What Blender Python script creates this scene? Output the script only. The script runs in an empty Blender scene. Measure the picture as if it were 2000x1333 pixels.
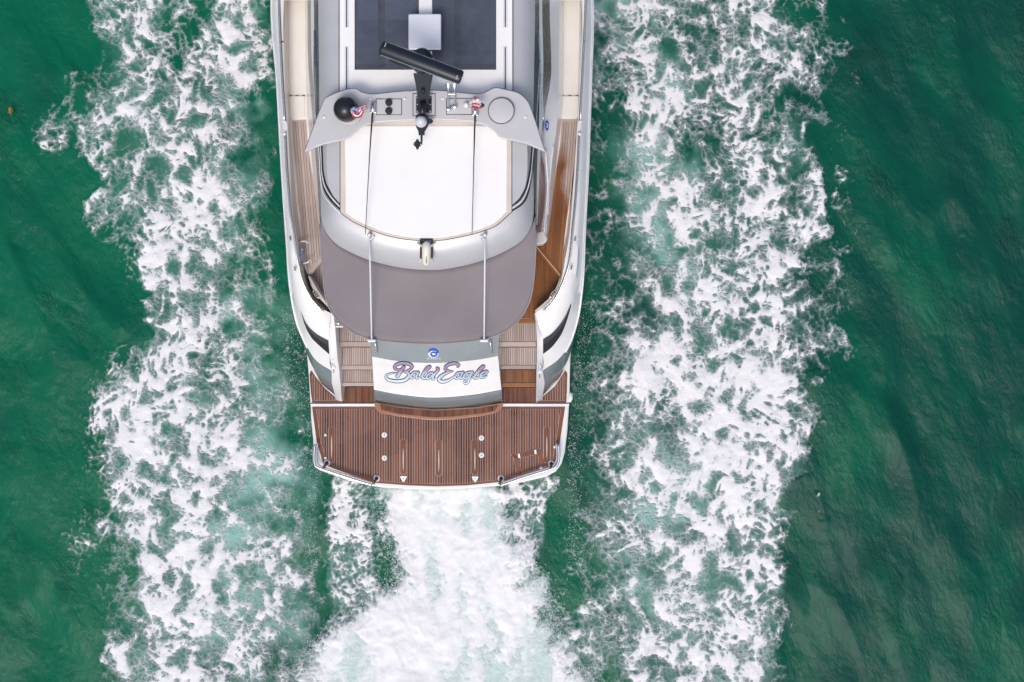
import bpy, bmesh, math, random
import numpy as np
from mathutils import Vector, Matrix

# ---------------------------------------------------------------- CAMERA, SKY, SUN, EXPOSURE
sc = bpy.context.scene
COL = sc.collection
F_PX, CAM_H = 2080.0, 20.0            # a drone hovers 20 m above the sea and looks straight down
cam = bpy.data.cameras.new('camera'); cam.sensor_width = 36; cam.lens = 36*F_PX/2000.0
cam.clip_start = 0.1; cam.clip_end = 3000
camo = bpy.data.objects.new('camera', cam); camo.location = (0, 0, CAM_H); COL.objects.link(camo); sc.camera = camo
SUN_EL, SUN_AZ = math.radians(58), math.radians(192)     # high sun behind thin cloud
world = bpy.data.worlds.new('World'); sc.world = world; world.use_nodes = True
wn = world.node_tree; wn.nodes.clear()
sky = wn.nodes.new('ShaderNodeTexSky'); sky.sky_type = 'NISHITA'; sky.sun_disc = False
sky.sun_elevation = SUN_EL; sky.sun_rotation = SUN_AZ; sky.air_density = 1.0; sky.dust_density = 4.5; sky.ozone_density = 1.0
bg = wn.nodes.new('ShaderNodeBackground'); bg.inputs['Strength'].default_value = 0.15
wo = wn.nodes.new('ShaderNodeOutputWorld'); wn.links.new(sky.outputs[0], bg.inputs[0]); wn.links.new(bg.outputs[0], wo.inputs[0])
sl = bpy.data.lights.new('sun', 'SUN'); sl.energy = 1.3; sl.angle = math.radians(18); sl.color = (1.0, 0.95, 0.88)
slo = bpy.data.objects.new('sun', sl); COL.objects.link(slo)
d = Vector((math.sin(SUN_AZ)*math.cos(SUN_EL), math.cos(SUN_AZ)*math.cos(SUN_EL), math.sin(SUN_EL)))
slo.rotation_euler = d.to_track_quat('Z', 'Y').to_euler(); slo.location = d*60
vs = sc.view_settings; vs.view_transform = 'Standard'; vs.look = 'None'; vs.gamma = 1.0; vs.use_curve_mapping = False
vs.exposure = -0.08

# ---------------------------------------------------------------- HELPERS
R = random.Random(5)
def at(px, py, z):
    """the point at height z that stands under photo pixel (px, py) of the 2000 x 1333 frame"""
    k = (CAM_H-z)/F_PX
    return Vector(((px-1000)*k, (666.5-py)*k, z))
def s_(z): return F_PX/(CAM_H-z)
def tag(o, label=None, cat=None, group=None, kind=None):
    if label: o['label'] = label
    if cat: o['category'] = cat
    if group: o['group'] = group
    if kind: o['kind'] = kind
    return o
ROOT = None
def link(o, parent=None):
    COL.objects.link(o)
    if parent is not None:
        o.parent = parent
        o.matrix_parent_inverse = Matrix.Translation(parent.location).inverted() if parent.type == 'EMPTY' else Matrix.Identity(4)
    return o
def mesh(name, vs_, fs, mat, parent=None, smooth=False, bevel=0, seg=2, autos=None):
    me = bpy.data.meshes.new(name); me.from_pydata([tuple(v) for v in vs_], [], [tuple(f) for f in fs]); me.update()
    bm = bmesh.new(); bm.from_mesh(me); bmesh.ops.remove_doubles(bm, verts=bm.verts, dist=1e-5); bmesh.ops.recalc_face_normals(bm, faces=bm.faces)
    bm.to_mesh(me); bm.free()
    if mat: me.materials.append(mat)
    o = bpy.data.objects.new(name, me); link(o, parent)
    if smooth:
        for p in me.polygons: p.use_smooth = True
        if autos: me.set_sharp_from_angle(angle=math.radians(autos))
    if bevel:
        b = o.modifiers.new('bevel', 'BEVEL'); b.width = bevel; b.segments = seg; b.limit_method = 'ANGLE'; b.angle_limit = math.radians(40)
        for p in me.polygons: p.use_smooth = True
        me.set_sharp_from_angle(angle=math.radians(40)); b.harden_normals = True
    return o
class MB:
    """collects simple solids that belong to one part"""
    def __init__(s): s.v = []; s.f = []
    def add(s, v, f):
        n = len(s.v); s.v += [Vector(a) for a in v]; s.f += [tuple(i+n for i in q) for q in f]; return s
    def prism(s, pts, zt, zb):
        n = len(pts); v = [Vector((p[0], p[1], zt if len(p) < 3 else p[2])) for p in pts]; v += [Vector((p[0], p[1], zb if len(p) < 3 else p[2]-(zt-zb))) for p in pts]
        f = [tuple(range(n)), tuple(range(2*n-1, n-1, -1))]+[(i, i+n, (i+1) % n+n, (i+1) % n) for i in range(n)]
        return s.add(v, f)
    def box(s, x0, x1, y0, y1, z0, z1): return s.prism([(x0, y0), (x1, y0), (x1, y1), (x0, y1)], z1, z0)
    def tube(s, pts, r, n=8, cap=True):
        pts = [Vector(p) for p in pts]; rs = r if isinstance(r, (list, tuple)) else [r]*len(pts)
        v = []; f = []; up = None
        for i, p in enumerate(pts):
            t = (pts[min(i+1, len(pts)-1)]-pts[max(i-1, 0)]).normalized()
            if up is None: up = Vector((0, 0, 1)) if abs(t.z) < .9 else Vector((1, 0, 0))
            a = t.cross(up); a.normalize(); b = a.cross(t); up = b
            for k in range(n):
                th = 2*math.pi*k/n; v.append(p+(a*math.cos(th)+b*math.sin(th))*rs[i])
        for i in range(len(pts)-1):
            for k in range(n): f.append((i*n+k, i*n+(k+1) % n, (i+1)*n+(k+1) % n, (i+1)*n+k))
        if cap: f.append(tuple(range(n-1, -1, -1))); f.append(tuple((len(pts)-1)*n+k for k in range(n)))
        return s.add(v, f)
    def lathe(s, prof, c, n=24, axis='Z'):
        c = Vector(c); v = []; f = []
        for r, h in prof:
            for k in range(n):
                th = 2*math.pi*k/n; v.append(c+Vector((r*math.cos(th), r*math.sin(th), h)))
        for i in range(len(prof)-1):
            for k in range(n): f.append((i*n+k, i*n+(k+1) % n, (i+1)*n+(k+1) % n, (i+1)*n+k))
        f.append(tuple(range(n-1, -1, -1))); f.append(tuple((len(prof)-1)*n+k for k in range(n)))
        return s.add(v, f)
    def build(s, name, mat, parent=None, **k): return mesh(name, s.v, s.f, mat, parent, **k)
def P(pts, z): return [at(x, y, z) for x, y in pts]
def plate(name, pts, z, th, mat, parent, bevel=0, **k):
    """a slab with the traced outline, top at z"""
    return MB().prism([(p.x, p.y) for p in P(pts, z)], z, z-th).build(name, mat, parent, bevel=bevel, **k)
def cr(pts, m=6, closed=False):
    """Catmull-Rom through points of any dimension"""
    a = [np.array(p, float) for p in pts]; n = len(a); out = []
    rng_ = range(n if closed else n-1)
    for i in rng_:
        p1, p2 = a[i], a[(i+1) % n]
        p0 = a[(i-1) % n] if closed or i > 0 else 2*p1-p2
        p3 = a[(i+2) % n] if closed or i+2 < n else 2*p2-p1
        for k in range(m):
            t = k/m
            out.append(0.5*((2*p1)+(p2-p0)*t+(2*p0-5*p1+4*p2-p3)*t*t+(3*p1-p0-3*p2+p3)*t**3))
    if not closed: out.append(a[-1])
    return [tuple(p) for p in out]
def loft(name, rows, mat, parent, smooth=True, autos=35, **k):
    n = len(rows[0]); v = [p for r in rows for p in r]; f = []
    for i in range(len(rows)-1):
        for j in range(n-1): f.append((i*n+j, i*n+j+1, (i+1)*n+j+1, (i+1)*n+j))
    return mesh(name, v, f, mat, parent, smooth=smooth, autos=autos, **k)
def rows3(row, zs, m=6):
    """traced row + heights -> smooth 3-D row"""
    return [at(x, y, z) for x, y, z in cr([(p[0], p[1], z) for p, z in zip(row, zs)], m)]
def clip(poly, x0, x1):
    for sgn, c in ((1, x0), (-1, x1)):
        out = []
        for i in range(len(poly)):
            a, b = poly[i], poly[(i+1) % len(poly)]
            da, db = sgn*(a[0]-c), sgn*(b[0]-c)
            if da >= 0: out.append(a)
            if (da >= 0) != (db >= 0):
                t = da/(da-db); out.append((a[0]+t*(b[0]-a[0]), a[1]+t*(b[1]-a[1])))
        poly = out
        if len(poly) < 3: return []
    return poly
def area(p): return abs(sum(p[i][0]*p[(i+1) % len(p)][1]-p[(i+1) % len(p)][0]*p[i][1] for i in range(len(p)))/2)
def planks(poly, z, pitch, gap, mat, parent, shear=0.0, y0=0.0, th=0.012, x_off=0.0, name='plank'):
    """teak strips laid along the boat inside a traced outline; every strip is a piece of its own"""
    sh = [(x-shear*(y-y0), y) for x, y in poly]
    xa = min(p[0] for p in sh); xb = max(p[0] for p in sh); x = xa+x_off
    while x < xb-0.5:
        c = clip(sh, x+gap/2, x+pitch-gap/2)
        if len(c) > 2 and area(c) > 2.0:
            pts = [(u+shear*(y-y0), y) for u, y in c]
            q = P(pts, z)
            clean = [q[0]]
            for p in q[1:]:
                if (p-clean[-1]).length > 0.002: clean.append(p)
            if (clean[0]-clean[-1]).length < 0.002: clean.pop()
            if len(clean) > 2:
                MB().prism([(p.x, p.y) for p in clean], z+R.uniform(-.0006, .0006), z-th).build(name, mat, parent)
        x += pitch

# ---------------------------------------------------------------- MATERIALS
def newmat(name):
    m = bpy.data.materials.new(name); m.use_nodes = True; nt = m.node_tree
    return m, nt, nt.nodes['Principled BSDF'], lambda t: nt.nodes.new(t), nt.links.new
def simple(name, col, rough=.4, metal=0, coat=0, spec=.5, noise=0.06, nscale=3.0, bump=0, bscale=200):
    m, nt, b, N, L = newmat(name)
    b.inputs['Roughness'].default_value = rough; b.inputs['Metallic'].default_value = metal; b.inputs['Coat Weight'].default_value = coat
    b.inputs['Coat Roughness'].default_value = .05; b.inputs['Specular IOR Level'].default_value = spec
    tc = N('ShaderNodeTexCoord'); nz = N('ShaderNodeTexNoise'); nz.inputs['Scale'].default_value = nscale; nz.inputs['Detail'].default_value = 6
    L(tc.outputs['Object'], nz.inputs['Vector'])
    mp = N('ShaderNodeMapRange'); mp.inputs[1].default_value = .3; mp.inputs[2].default_value = .7; mp.inputs[3].default_value = 1-noise; mp.inputs[4].default_value = 1+noise*.5
    L(nz.outputs[0], mp.inputs[0])
    mx = N('ShaderNodeMix'); mx.data_type = 'RGBA'; mx.blend_type = 'MULTIPLY'; mx.inputs[0].default_value = 1; mx.inputs[6].default_value = (*col, 1)
    L(mp.outputs[0], mx.inputs[7]); L(mx.outputs[2], b.inputs['Base Color'])
    r2 = N('ShaderNodeMapRange'); r2.inputs[3].default_value = rough*.85; r2.inputs[4].default_value = min(1, rough*1.2+.02); L(nz.outputs[0], r2.inputs[0]); L(r2.outputs[0], b.inputs['Roughness'])
    if bump:
        nb = N('ShaderNodeTexNoise'); nb.inputs['Scale'].default_value = bscale; L(tc.outputs['Object'], nb.inputs['Vector'])
        bu = N('ShaderNodeBump'); bu.inputs['Strength'].default_value = bump; bu.inputs['Distance'].default_value = .005; L(nb.outputs[0], bu.inputs['Height']); L(bu.outputs[0], b.inputs['Normal'])
    return m
WHITE = simple('gelcoat_white', (.80, .80, .81), .28, coat=.5)
ROOFWHITE = simple('roof_white', (.90, .895, .89), .35, noise=.03)
WHITE_MATT = simple('hatch_white', (.90, .90, .90), .45, noise=.02)
CREAM = simple('gelcoat_cream', (.82, .795, .755), .4, noise=.03, bump=.05, bscale=300)
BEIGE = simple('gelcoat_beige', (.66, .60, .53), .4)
STONE = simple('moulding_grey_beige', (.60, .56, .52), .45)
SILVER = simple('silver_paint', (.52, .53, .56), .40, metal=.2, coat=.25, noise=.04)
WINGGREY = simple('arch_grey', (.56, .56, .58), .35, coat=.3, noise=.04)
GUNMETAL = simple('gunmetal_paint', (.20, .235, .255), .2, metal=.25, coat=1, noise=.06)
FABRIC = simple('awning_fabric', (.25, .228, .242), .85, noise=.10, nscale=1.3, bump=.4, bscale=500, spec=.2)
BLACK = simple('black_plastic', (.012, .014, .018), .3, noise=.2)
BLACKMATT = simple('black_matt', (.016, .016, .018), .6)
DARKGREY = simple('dark_grey', (.05, .05, .06), .35)
CHROME = simple('stainless', (.90, .90, .90), .24, metal=1, noise=.05, nscale=20)
BRONZE = simple('bronze_fitting', (.45, .33, .24), .3, metal=1, nscale=40)
NAVY = simple('letter_outline', (.02, .025, .07), .4)
BLUE = simple('emblem_blue', (.03, .09, .55), .3)
EMWHITE = simple('emblem_white', (.75, .77, .82), .3)
CAULK_L = simple('caulk_light', (.43, .355, .36), .6)
CAULK_D = simple('caulk_dark', (.09, .065, .06), .7)
PILLWHITE = simple('ivory_plastic', (.76, .73, .63), .35, noise=.03)
RED = simple('flag_red', (.55, .03, .08), .8); FWHITE = simple('flag_white', (.8, .78, .8), .8); FBLUE = simple('flag_blue', (.36, .42, .66), .8)
PINK = simple('flag_pink', (.62, .10, .17), .8, noise=.3, nscale=30)
BLIND = simple('cabin_blind', (.37, .405, .49), .7, noise=.1)
BLINDL = simple('cabin_blind_light', (.58, .65, .80), .7, noise=.05)
BLINDD = simple('cabin_beam', (.17, .17, .21), .6)
PINKGLASS = simple('tinted_side_glass', (.30, .22, .25), .06, noise=.15, nscale=2)
WEED = simple('seaweed', (.32, .22, .06), .6, noise=.4, nscale=30)
def glass_dark():
    m, nt, b, N, L = newmat('window_glass'); b.inputs['Base Color'].default_value = (.03, .045, .055, 1); b.inputs['Roughness'].default_value = .2
    b.inputs['Specular IOR Level'].default_value = .12
    tc = N('ShaderNodeTexCoord'); nz = N('ShaderNodeTexNoise'); nz.inputs['Scale'].default_value = 4; nz.inputs['Detail'].default_value = 5
    mp = N('ShaderNodeMapping'); mp.inputs['Scale'].default_value = (4, 1, 1); L(tc.outputs['Object'], mp.inputs[0]); L(mp.outputs[0], nz.inputs['Vector'])
    rp = N('ShaderNodeValToRGB'); rp.color_ramp.elements[0].position = .35; rp.color_ramp.elements[0].color = (.02, .035, .04, 1); rp.color_ramp.elements[1].position = .7; rp.color_ramp.elements[1].color = (.07, .09, .11, 1)
    L(nz.outputs[0], rp.inputs[0]); L(rp.outputs[0], b.inputs['Base Color'])
    return m
GLASS = glass_dark()
def sunroof_glass():
    m = bpy.data.materials.new('sunroof_glass'); m.use_nodes = True; nt = m.node_tree; nt.nodes.clear()
    o = nt.nodes.new('ShaderNodeOutputMaterial'); t = nt.nodes.new('ShaderNodeBsdfTransparent'); t.inputs[0].default_value = (.68, .71, .76, 1)
    g = nt.nodes.new('ShaderNodeBsdfGlossy'); g.inputs['Roughness'].default_value = .03
    fr = nt.nodes.new('ShaderNodeFresnel'); fr.inputs[0].default_value = 1.5
    mx = nt.nodes.new('ShaderNodeMixShader'); nt.links.new(fr.outputs[0], mx.inputs[0]); nt.links.new(t.outputs[0], mx.inputs[1]); nt.links.new(g.outputs[0], mx.inputs[2])
    d = nt.nodes.new('ShaderNodeBsdfDiffuse'); d.inputs[0].default_value = (.21, .225, .275, 1)
    tc = nt.nodes.new('ShaderNodeTexCoord'); nz = nt.nodes.new('ShaderNodeTexNoise'); nz.inputs['Scale'].default_value = 7; nz.inputs['Detail'].default_value = 8; nz.inputs['Roughness'].default_value = .7
    nt.links.new(tc.outputs['Object'], nz.inputs['Vector'])
    mr = nt.nodes.new('ShaderNodeMapRange'); mr.inputs[1].default_value = .4; mr.inputs[2].default_value = .8; mr.inputs[3].default_value = .15; mr.inputs[4].default_value = .38; nt.links.new(nz.outputs[0], mr.inputs[0])
    m2 = nt.nodes.new('ShaderNodeMixShader'); nt.links.new(mr.outputs[0], m2.inputs[0]); nt.links.new(mx.outputs[0], m2.inputs[1]); nt.links.new(d.outputs[0], m2.inputs[2])
    nt.links.new(m2.outputs[0], o.inputs[0]); return m
ROOFGLASS = sunroof_glass()
def teak(name, c0, c1, rough, spec=.22, wet=None):
    """oiled strips: each plank its own tone, long grain, blotches; wet=(colour, x, y, w, h) soaks one patch"""
    m, nt, b, N, L = newmat(name)
    oi = N('ShaderNodeObjectInfo'); rp = N('ShaderNodeValToRGB')
    rp.color_ramp.elements[0].color = (*c0, 1); rp.color_ramp.elements[1].color = (*c1, 1)
    tc = N('ShaderNodeNewGeometry'); mp = N('ShaderNodeMapping'); mp.inputs['Scale'].default_value = (60, 3.0, 10); L(tc.outputs['Position'], mp.inputs[0])
    nz = N('ShaderNodeTexNoise'); nz.inputs['Scale'].default_value = 1; nz.inputs['Detail'].default_value = 5; L(mp.outputs[0], nz.inputs['Vector'])
    bl = N('ShaderNodeTexNoise'); bl.inputs['Scale'].default_value = 1.6; bl.inputs['Detail'].default_value = 4; L(tc.outputs['Position'], bl.inputs['Vector'])
    ad = N('ShaderNodeMath'); ad.operation = 'MULTIPLY_ADD'; ad.inputs[1].default_value = .62; L(oi.outputs['Random'], ad.inputs[0])
    sm = N('ShaderNodeMath'); sm.operation = 'MULTIPLY_ADD'; sm.inputs[1].default_value = .5; sm.inputs[2].default_value = -.05; L(nz.outputs[0], sm.inputs[0])
    s2 = N('ShaderNodeMath'); s2.operation = 'MULTIPLY_ADD'; s2.inputs[1].default_value = 1.0; s2.inputs[2].default_value = -.5; L(bl.outputs[0], s2.inputs[0])
    s3 = N('ShaderNodeMath'); L(sm.outputs[0], s3.inputs[0]); L(s2.outputs[0], s3.inputs[1]); L(s3.outputs[0], ad.inputs[2]); L(ad.outputs[0], rp.inputs[0])
    out = rp.outputs[0]; b.inputs['Roughness'].default_value = rough; b.inputs['Specular IOR Level'].default_value = spec
    if wet:
        wc, ax, aw, bx = wet
        sx = N('ShaderNodeSeparateXYZ'); L(tc.outputs['Position'], sx.inputs[0])
        k = N('ShaderNodeMath'); k.operation = 'MULTIPLY_ADD'; k.inputs[1].default_value = bx; L(sx.outputs['Y'], k.inputs[0]); L(sx.outputs['X'], k.inputs[2])
        wn_ = N('ShaderNodeMapRange'); wn_.inputs[1].default_value = ax; wn_.inputs[2].default_value = ax+aw; wn_.inputs[3].default_value = 1; wn_.inputs[4].default_value = 0
        k2 = N('ShaderNodeMath'); k2.operation = 'MULTIPLY_ADD'; k2.inputs[1].default_value = .35; L(bl.outputs[0], k2.inputs[0]); L(k.outputs[0], k2.inputs[2])
        yy = N('ShaderNodeMapRange'); yy.inputs[1].default_value = 3.0; yy.inputs[2].default_value = 3.45; yy.inputs[3].default_value = 1; yy.inputs[4].default_value = 0; L(sx.outputs['Y'], yy.inputs[0])
        L(k2.outputs[0], wn_.inputs[0]); mu = N('ShaderNodeMath'); mu.operation = 'MULTIPLY'; L(wn_.outputs[0], mu.inputs[0]); L(yy.outputs[0], mu.inputs[1])
        wr = N('ShaderNodeValToRGB'); wr.color_ramp.elements[0].color = (wc[0]*.6, wc[1]*.5, wc[2]*.4, 1); wr.color_ramp.elements[1].color = (wc[0]*1.3, wc[1]*1.3, wc[2]*1.3, 1); L(ad.outputs[0], wr.inputs[0])
        mx = N('ShaderNodeMix'); mx.data_type = 'RGBA'; L(mu.outputs[0], mx.inputs[0]); L(out, mx.inputs[6]); L(wr.outputs[0], mx.inputs[7]); out = mx.outputs[2]
        rr = N('ShaderNodeMapRange'); rr.inputs[3].default_value = rough; rr.inputs[4].default_value = .22; L(mu.outputs[0], rr.inputs[0]); L(rr.outputs[0], b.inputs['Roughness'])
    if not wet:
        r3_ = N('ShaderNodeMapRange'); r3_.inputs[1].default_value = .35; r3_.inputs[2].default_value = .65; r3_.inputs[3].default_value = rough*.45; r3_.inputs[4].default_value = rough*1.25; L(bl.outputs[0], r3_.inputs[0]); L(r3_.outputs[0], b.inputs['Roughness'])
    L(out, b.inputs['Base Color'])
    bu = N('ShaderNodeBump'); bu.inputs['Strength'].default_value = .15; bu.inputs['Distance'].default_value = .002; L(nz.outputs[0], bu.inputs['Height']); L(bu.outputs[0], b.inputs['Normal'])
    return m
TEAK_WET = teak('teak_damp', (.066, .024, .015), (.25, .104, .062), .36)
TEAK_EDGE = teak('teak_edge', (.13, .048, .026), (.24, .10, .058), .36)
TEAK_DRY = teak('teak_dry', (.34, .265, .24), (.56, .475, .44), .6)
TEAK_SOAKED = teak('teak_soaked', (.13, .045, .014), (.33, .14, .055), .18, spec=.5)
TEAK_DECK_R = teak('teak_side_deck', (.33, .25, .215), (.52, .43, .385), .6, wet=((.26, .112, .042), 1.16, .12, .045))
TEAK_GLOSS = teak('teak_varnished', (.26, .11, .06), (.46, .25, .16), .14, spec=.6)
# ---------------------------------------------------------------- YACHT
ROOT = bpy.data.objects.new('motor_yacht', None); ROOT.location = (-1.325, 3.0, 0.0); COL.objects.link(ROOT)
tag(ROOT, 'white motor yacht with silver hardtop, grey awning and teak swim platform running through the sea', 'yacht')
Y = ROOT
# ---- hull: rows run from ahead of the frame to the stern quarter
def ext(row, dx1, dx2, dx3):
    """carry a traced row forward past the frame to the bow (boat centreline about x=850)"""
    x, y = row[0]
    return [(x+dx3, -820), (x+dx2, -560), (x+dx1, -260)]+row
GL = [(554,0),(556,157),(561,240),(566,330),(572,420),(578,455),(583,495),(590,533),(600,564),(613,586),(628,602),(646,612)]
CL = [(538,0),(545,150),(550,240),(555,330),(562,425),(565,470),(569,520),(577,570),(588,607),(600,633),(618,650.6),(642,664)]
VL = [(534,0),(543,150),(548,240),(553,330),(559,425),(562,470),(566,525),(573,575),(585.5,612),(598.5,647),(618,670),(644,693.5)]
RL = [(531,0),(541,150),(546,240),(551,330),(557,425),(560.5,470),(564,530),(569,575),(578,622),(591,658),(614,701),(648,725)]
PL = [(560,0),(565,150),(568,240),(570,330),(572,425),(575,470),(578,530),(582,575),(590,622),(601,690),(624,744),(655,773)]
GR = [(1137,0),(1133,150),(1128,240),(1122,330),(1115,425),(1111,465),(1104,505),(1098,540),(1090,565),(1078,585),(1063,600),(1045,612)]
CR_ = [(1147,0),(1144,150),(1140,240),(1138,330),(1132,425),(1130,470),(1127,520),(1121,560),(1114,592),(1100,622),(1080,647),(1060,661)]
VR = [(1151,0),(1148,150),(1145,240),(1142,330),(1137,425),(1134,470),(1131,525),(1126,570),(1116,608),(1101,645),(1080,676),(1060,693)]
RR = [(1157,0),(1154,150),(1151,240),(1148,330),(1143,425),(1141,470),(1139,530),(1135,575),(1128,622),(1112,672),(1091,702),(1060,724)]
PR = [(1125,0),(1124,150),(1122,240),(1120,330),(1118,425),(1117,470),(1117,530),(1117,575),(1117,622),(1113,690),(1095,735),(1060,773)]
zG = [2.35,2.35,2.35]+[2.15,2.12,2.1,2.08,2.05,2.03,2.0,1.97,1.93,1.88,1.82,1.75]
zC = [2.3]*3+[2.12,2.09,2.07,2.05,2.02,2.0,1.95,1.88,1.8,1.74,1.69,1.65]
zV = [2.0]*3+[1.85,1.83,1.81,1.79,1.76,1.73,1.68,1.6,1.55,1.47,1.42,1.38]
zR = [1.8]*3+[1.72,1.70,1.68,1.66,1.62,1.57,1.50,1.38,1.26,1.17,1.12,1.08]
zP = [.8]*3+[.55]*9+[.52,.5,.5]
zW = [-.5]*15
hulls = {}
for side, (g, c, v, r, p) in (('L', (GL, CL, VL, RL, PL)), ('R', (GR, CR_, VR, RR, PR))):
    sg = 1 if side == 'L' else -1
    e = lambda row: ext(row, sg*14, sg*90, sg*250)
    rg, rc, rv, rr, rp = [rows3(e(row), z) for row, z in ((g, zG), (c, zC), (v, zV), (r, zR), (p, zP))]
    wl = [Vector((q.x+sg*.12, q.y, -.5)) for q in rp]
    hulls[side] = (rg, rc, rv, rr, rp)
hull = None
for side in 'LR':
    rg, rc, rv, rr, rp = hulls[side]
    sg = 1 if side == 'L' else -1
    # crowned cap between the inner edge and the crease
    mid = [(a+b)/2+Vector((0, 0, .035)) for a, b in zip(rg, rc)]
    inner = [q+Vector((0, 0, -.05)) for q in rg]
    o = loft('topside', [inner, rg, mid, rc, rv, [q*0.5+w*0.5+Vector((-sg*.015, 0, 0)) for q, w in zip(rv, rr)], rr], WHITE, Y, autos=50)
    lowrow = [q+Vector((-sg*.012, 0, -.03)) for q in rr]
    n = len(rr); k0 = int(n*.60)
    wl = [Vector((q.x+sg*.10, q.y, -.5)) for q in rp]
    md = [(a+b)/2+Vector((-sg*.03, 0, 0)) for a, b in zip(lowrow, rp)]
    loft('hull_side', [rr, lowrow, [q+Vector((sg*.02, 0, -.01)) for q in lowrow], md, rp, wl], GUNMETAL, Y, autos=40)
    # moulded step and rubbing strake along the widest line
    MB().tube([q+Vector((-sg*.008, 0, .0)) for q in rr[:int(n*.9)]], .018, 8).build('rubbing_strake', WHITE, Y, smooth=True)
    MB().tube([q*0.45+w*.55+Vector((-sg*.012, 0, .02)) for q, w in zip(rv[:int(n*.72)], rr)], .011, 6).build('chine_line', EMWHITE, Y, smooth=True)
# bow filler and bottom so that the hull is closed from any side
lp, rp_ = hulls['L'][0], hulls['R'][0]
v = []; f = []
nb = len(lp); k1 = int(nb*.22)
for i in range(k1+1): v += [lp[i]+Vector((0, 0, -.03)), rp_[i]+Vector((0, 0, -.03))]
for i in range(k1): f.append((2*i, 2*i+1, 2*i+3, 2*i+2))
mesh('foredeck', v, f, CREAM, Y)
stem = [Vector(((hulls['L'][k][0].x+hulls['R'][k][0].x)/2, hulls['L'][k][0].y+1.2-k*.12, hulls['L'][k][0].z)) for k in range(5)]
v = []; f = []
for k in range(5): v += [hulls['L'][k][0], stem[k], hulls['R'][k][0]]
for k in range(4): f += [(3*k, 3*k+1, 3*k+4, 3*k+3), (3*k+1, 3*k+2, 3*k+5, 3*k+4)]
f.append((0, 1, 2))
mesh('stem', v, f, WHITE, Y)
# ---- quarter: intakes, end strips, inner walls
def seg_between(a, b, t): return a*(1-t)+b*t
for side in 'LR':
    rg, rc, rv, rr, rp = hulls[side]; sg = 1 if side == 'L' else -1
    n = len(rc); i0 = n-19
    out = Vector((-sg*.006, -.004, .010))
    up_ = []; lo_ = []
    for i in range(i0, n):
        t = (i-i0)/(n-1-i0); wdt = min(1, t*1.7+.06) if side == 'L' else min(1, .35+t*1.6)
        up_.append(seg_between(rc[i], rv[i], .06)+out); lo_.append(seg_between(rc[i], rv[i], .06+.90*wdt)+out)
    loft('air_intake', [up_, [a*.62+b*.38 for a, b in zip(up_, lo_)]], DARKGREY, Y)
    grille = loft('intake_grille', [[a*.62+b*.38+Vector((0, 0, -.004)) for a, b in zip(up_, lo_)], lo_], BLACKMATT, Y)
outerL = [(646,612,1.75),(642,664,1.65),(644,693.5,1.38),(648,725,1.08),(655.6,781,.52)]
innerL = [(652,616,1.74),(655,642,1.70),(658,690,1.52),(663,725,1.2),(668,785,.70)]
outerR = [(1045,612,1.75),(1060,661,1.65),(1060,693,1.38),(1060,724,1.08),(1059,783,.52)]
innerR = [(1044,613,1.74),(1048.5,645,1.70),(1049,690,1.52),(1048,725,1.2),(1047,785,.70)]
for side, i_, sg in (('L', innerL, 1), ('R', innerR, -1)):
    rg, rc, rv, rr, rp = [q[-1] for q in hulls[side]]
    low = rr+Vector((-sg*.012, 0, -.03)); mdp = (low+rp)/2+Vector((-sg*.03, 0, 0))
    a = [rg, rc, rv, rr, mdp, rp, Vector((rp.x, rp.y-.07, .50))]
    ii = cr(i_, 6); ii = [ii[round(k*(len(ii)-1)/6)] for k in (0, 1, 2, 3.4, 4.4, 5.4, 6)]
    b = [at(*q) for q in ii]
    c = [Vector((q.x+sg*.012, q.y, .45)) for q in b]
    loft('quarter_wall', [a, [p*.5+q*.5+Vector((0, 0, .01)) for p, q in zip(a, b)], [q+Vector((0, 0, .012)) for q in b], c], WHITE, Y, autos=60)
    MB().add([a[-1], b[-1], c[-1], Vector((a[-1].x, a[-1].y, .45))], [(0, 1, 2, 3)]).build('quarter_end', WHITE, Y)
# ---- platform level base
baseL = [(598,684),(600.5,705),(603,735),(606,787.5),(670,787.5),(668,785),(655,772),(636,752),(620,725),(606,690)]
baseR = [(1115.5,676),(1114,705),(1113,735),(1112.5,787.5),(1045,787.5),(1047,785),(1060,772),(1082,750),(1098,722),(1112,684)]
quartL = plate('quarter_step', baseL, .44, .5, WHITE, Y, bevel=.02)
quartR = plate('quarter_step', baseR, .44, .5, WHITE, Y, bevel=.02)
triL = [(608,724),(604.5,731),(607,766),(610,787),(668,787),(667,784.5),(655,777),(634,759),(616,737)]
triR = [(1104,724),(1108,730),(1107,766),(1106,787),(1048,787),(1048.5,785),(1060,776),(1084,755),(1097,735)]
for tri, q in ((triL, quartL), (triR, quartR)):
    tri = cr(tri[:3]+tri[3:], 1, True)
    cxm = sum(p[0] for p in tri)/len(tri); cym = sum(p[1] for p in tri)/len(tri)
    plate('margin_board', tri, .452, .014, TEAK_EDGE, q)
    ins = [(p[0]+(cxm-p[0])*.17, p[1]+(cym+4-p[1])*.17) for p in tri]
    plate('caulking', ins, .4545, .01, CAULK_L, q)
    ins2 = [(p[0]+(cxm-p[0])*.19, p[1]+(cym+4-p[1])*.19) for p in tri]
    planks(ins2, .458, 4.9, 1.0, TEAK_WET, q)
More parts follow.
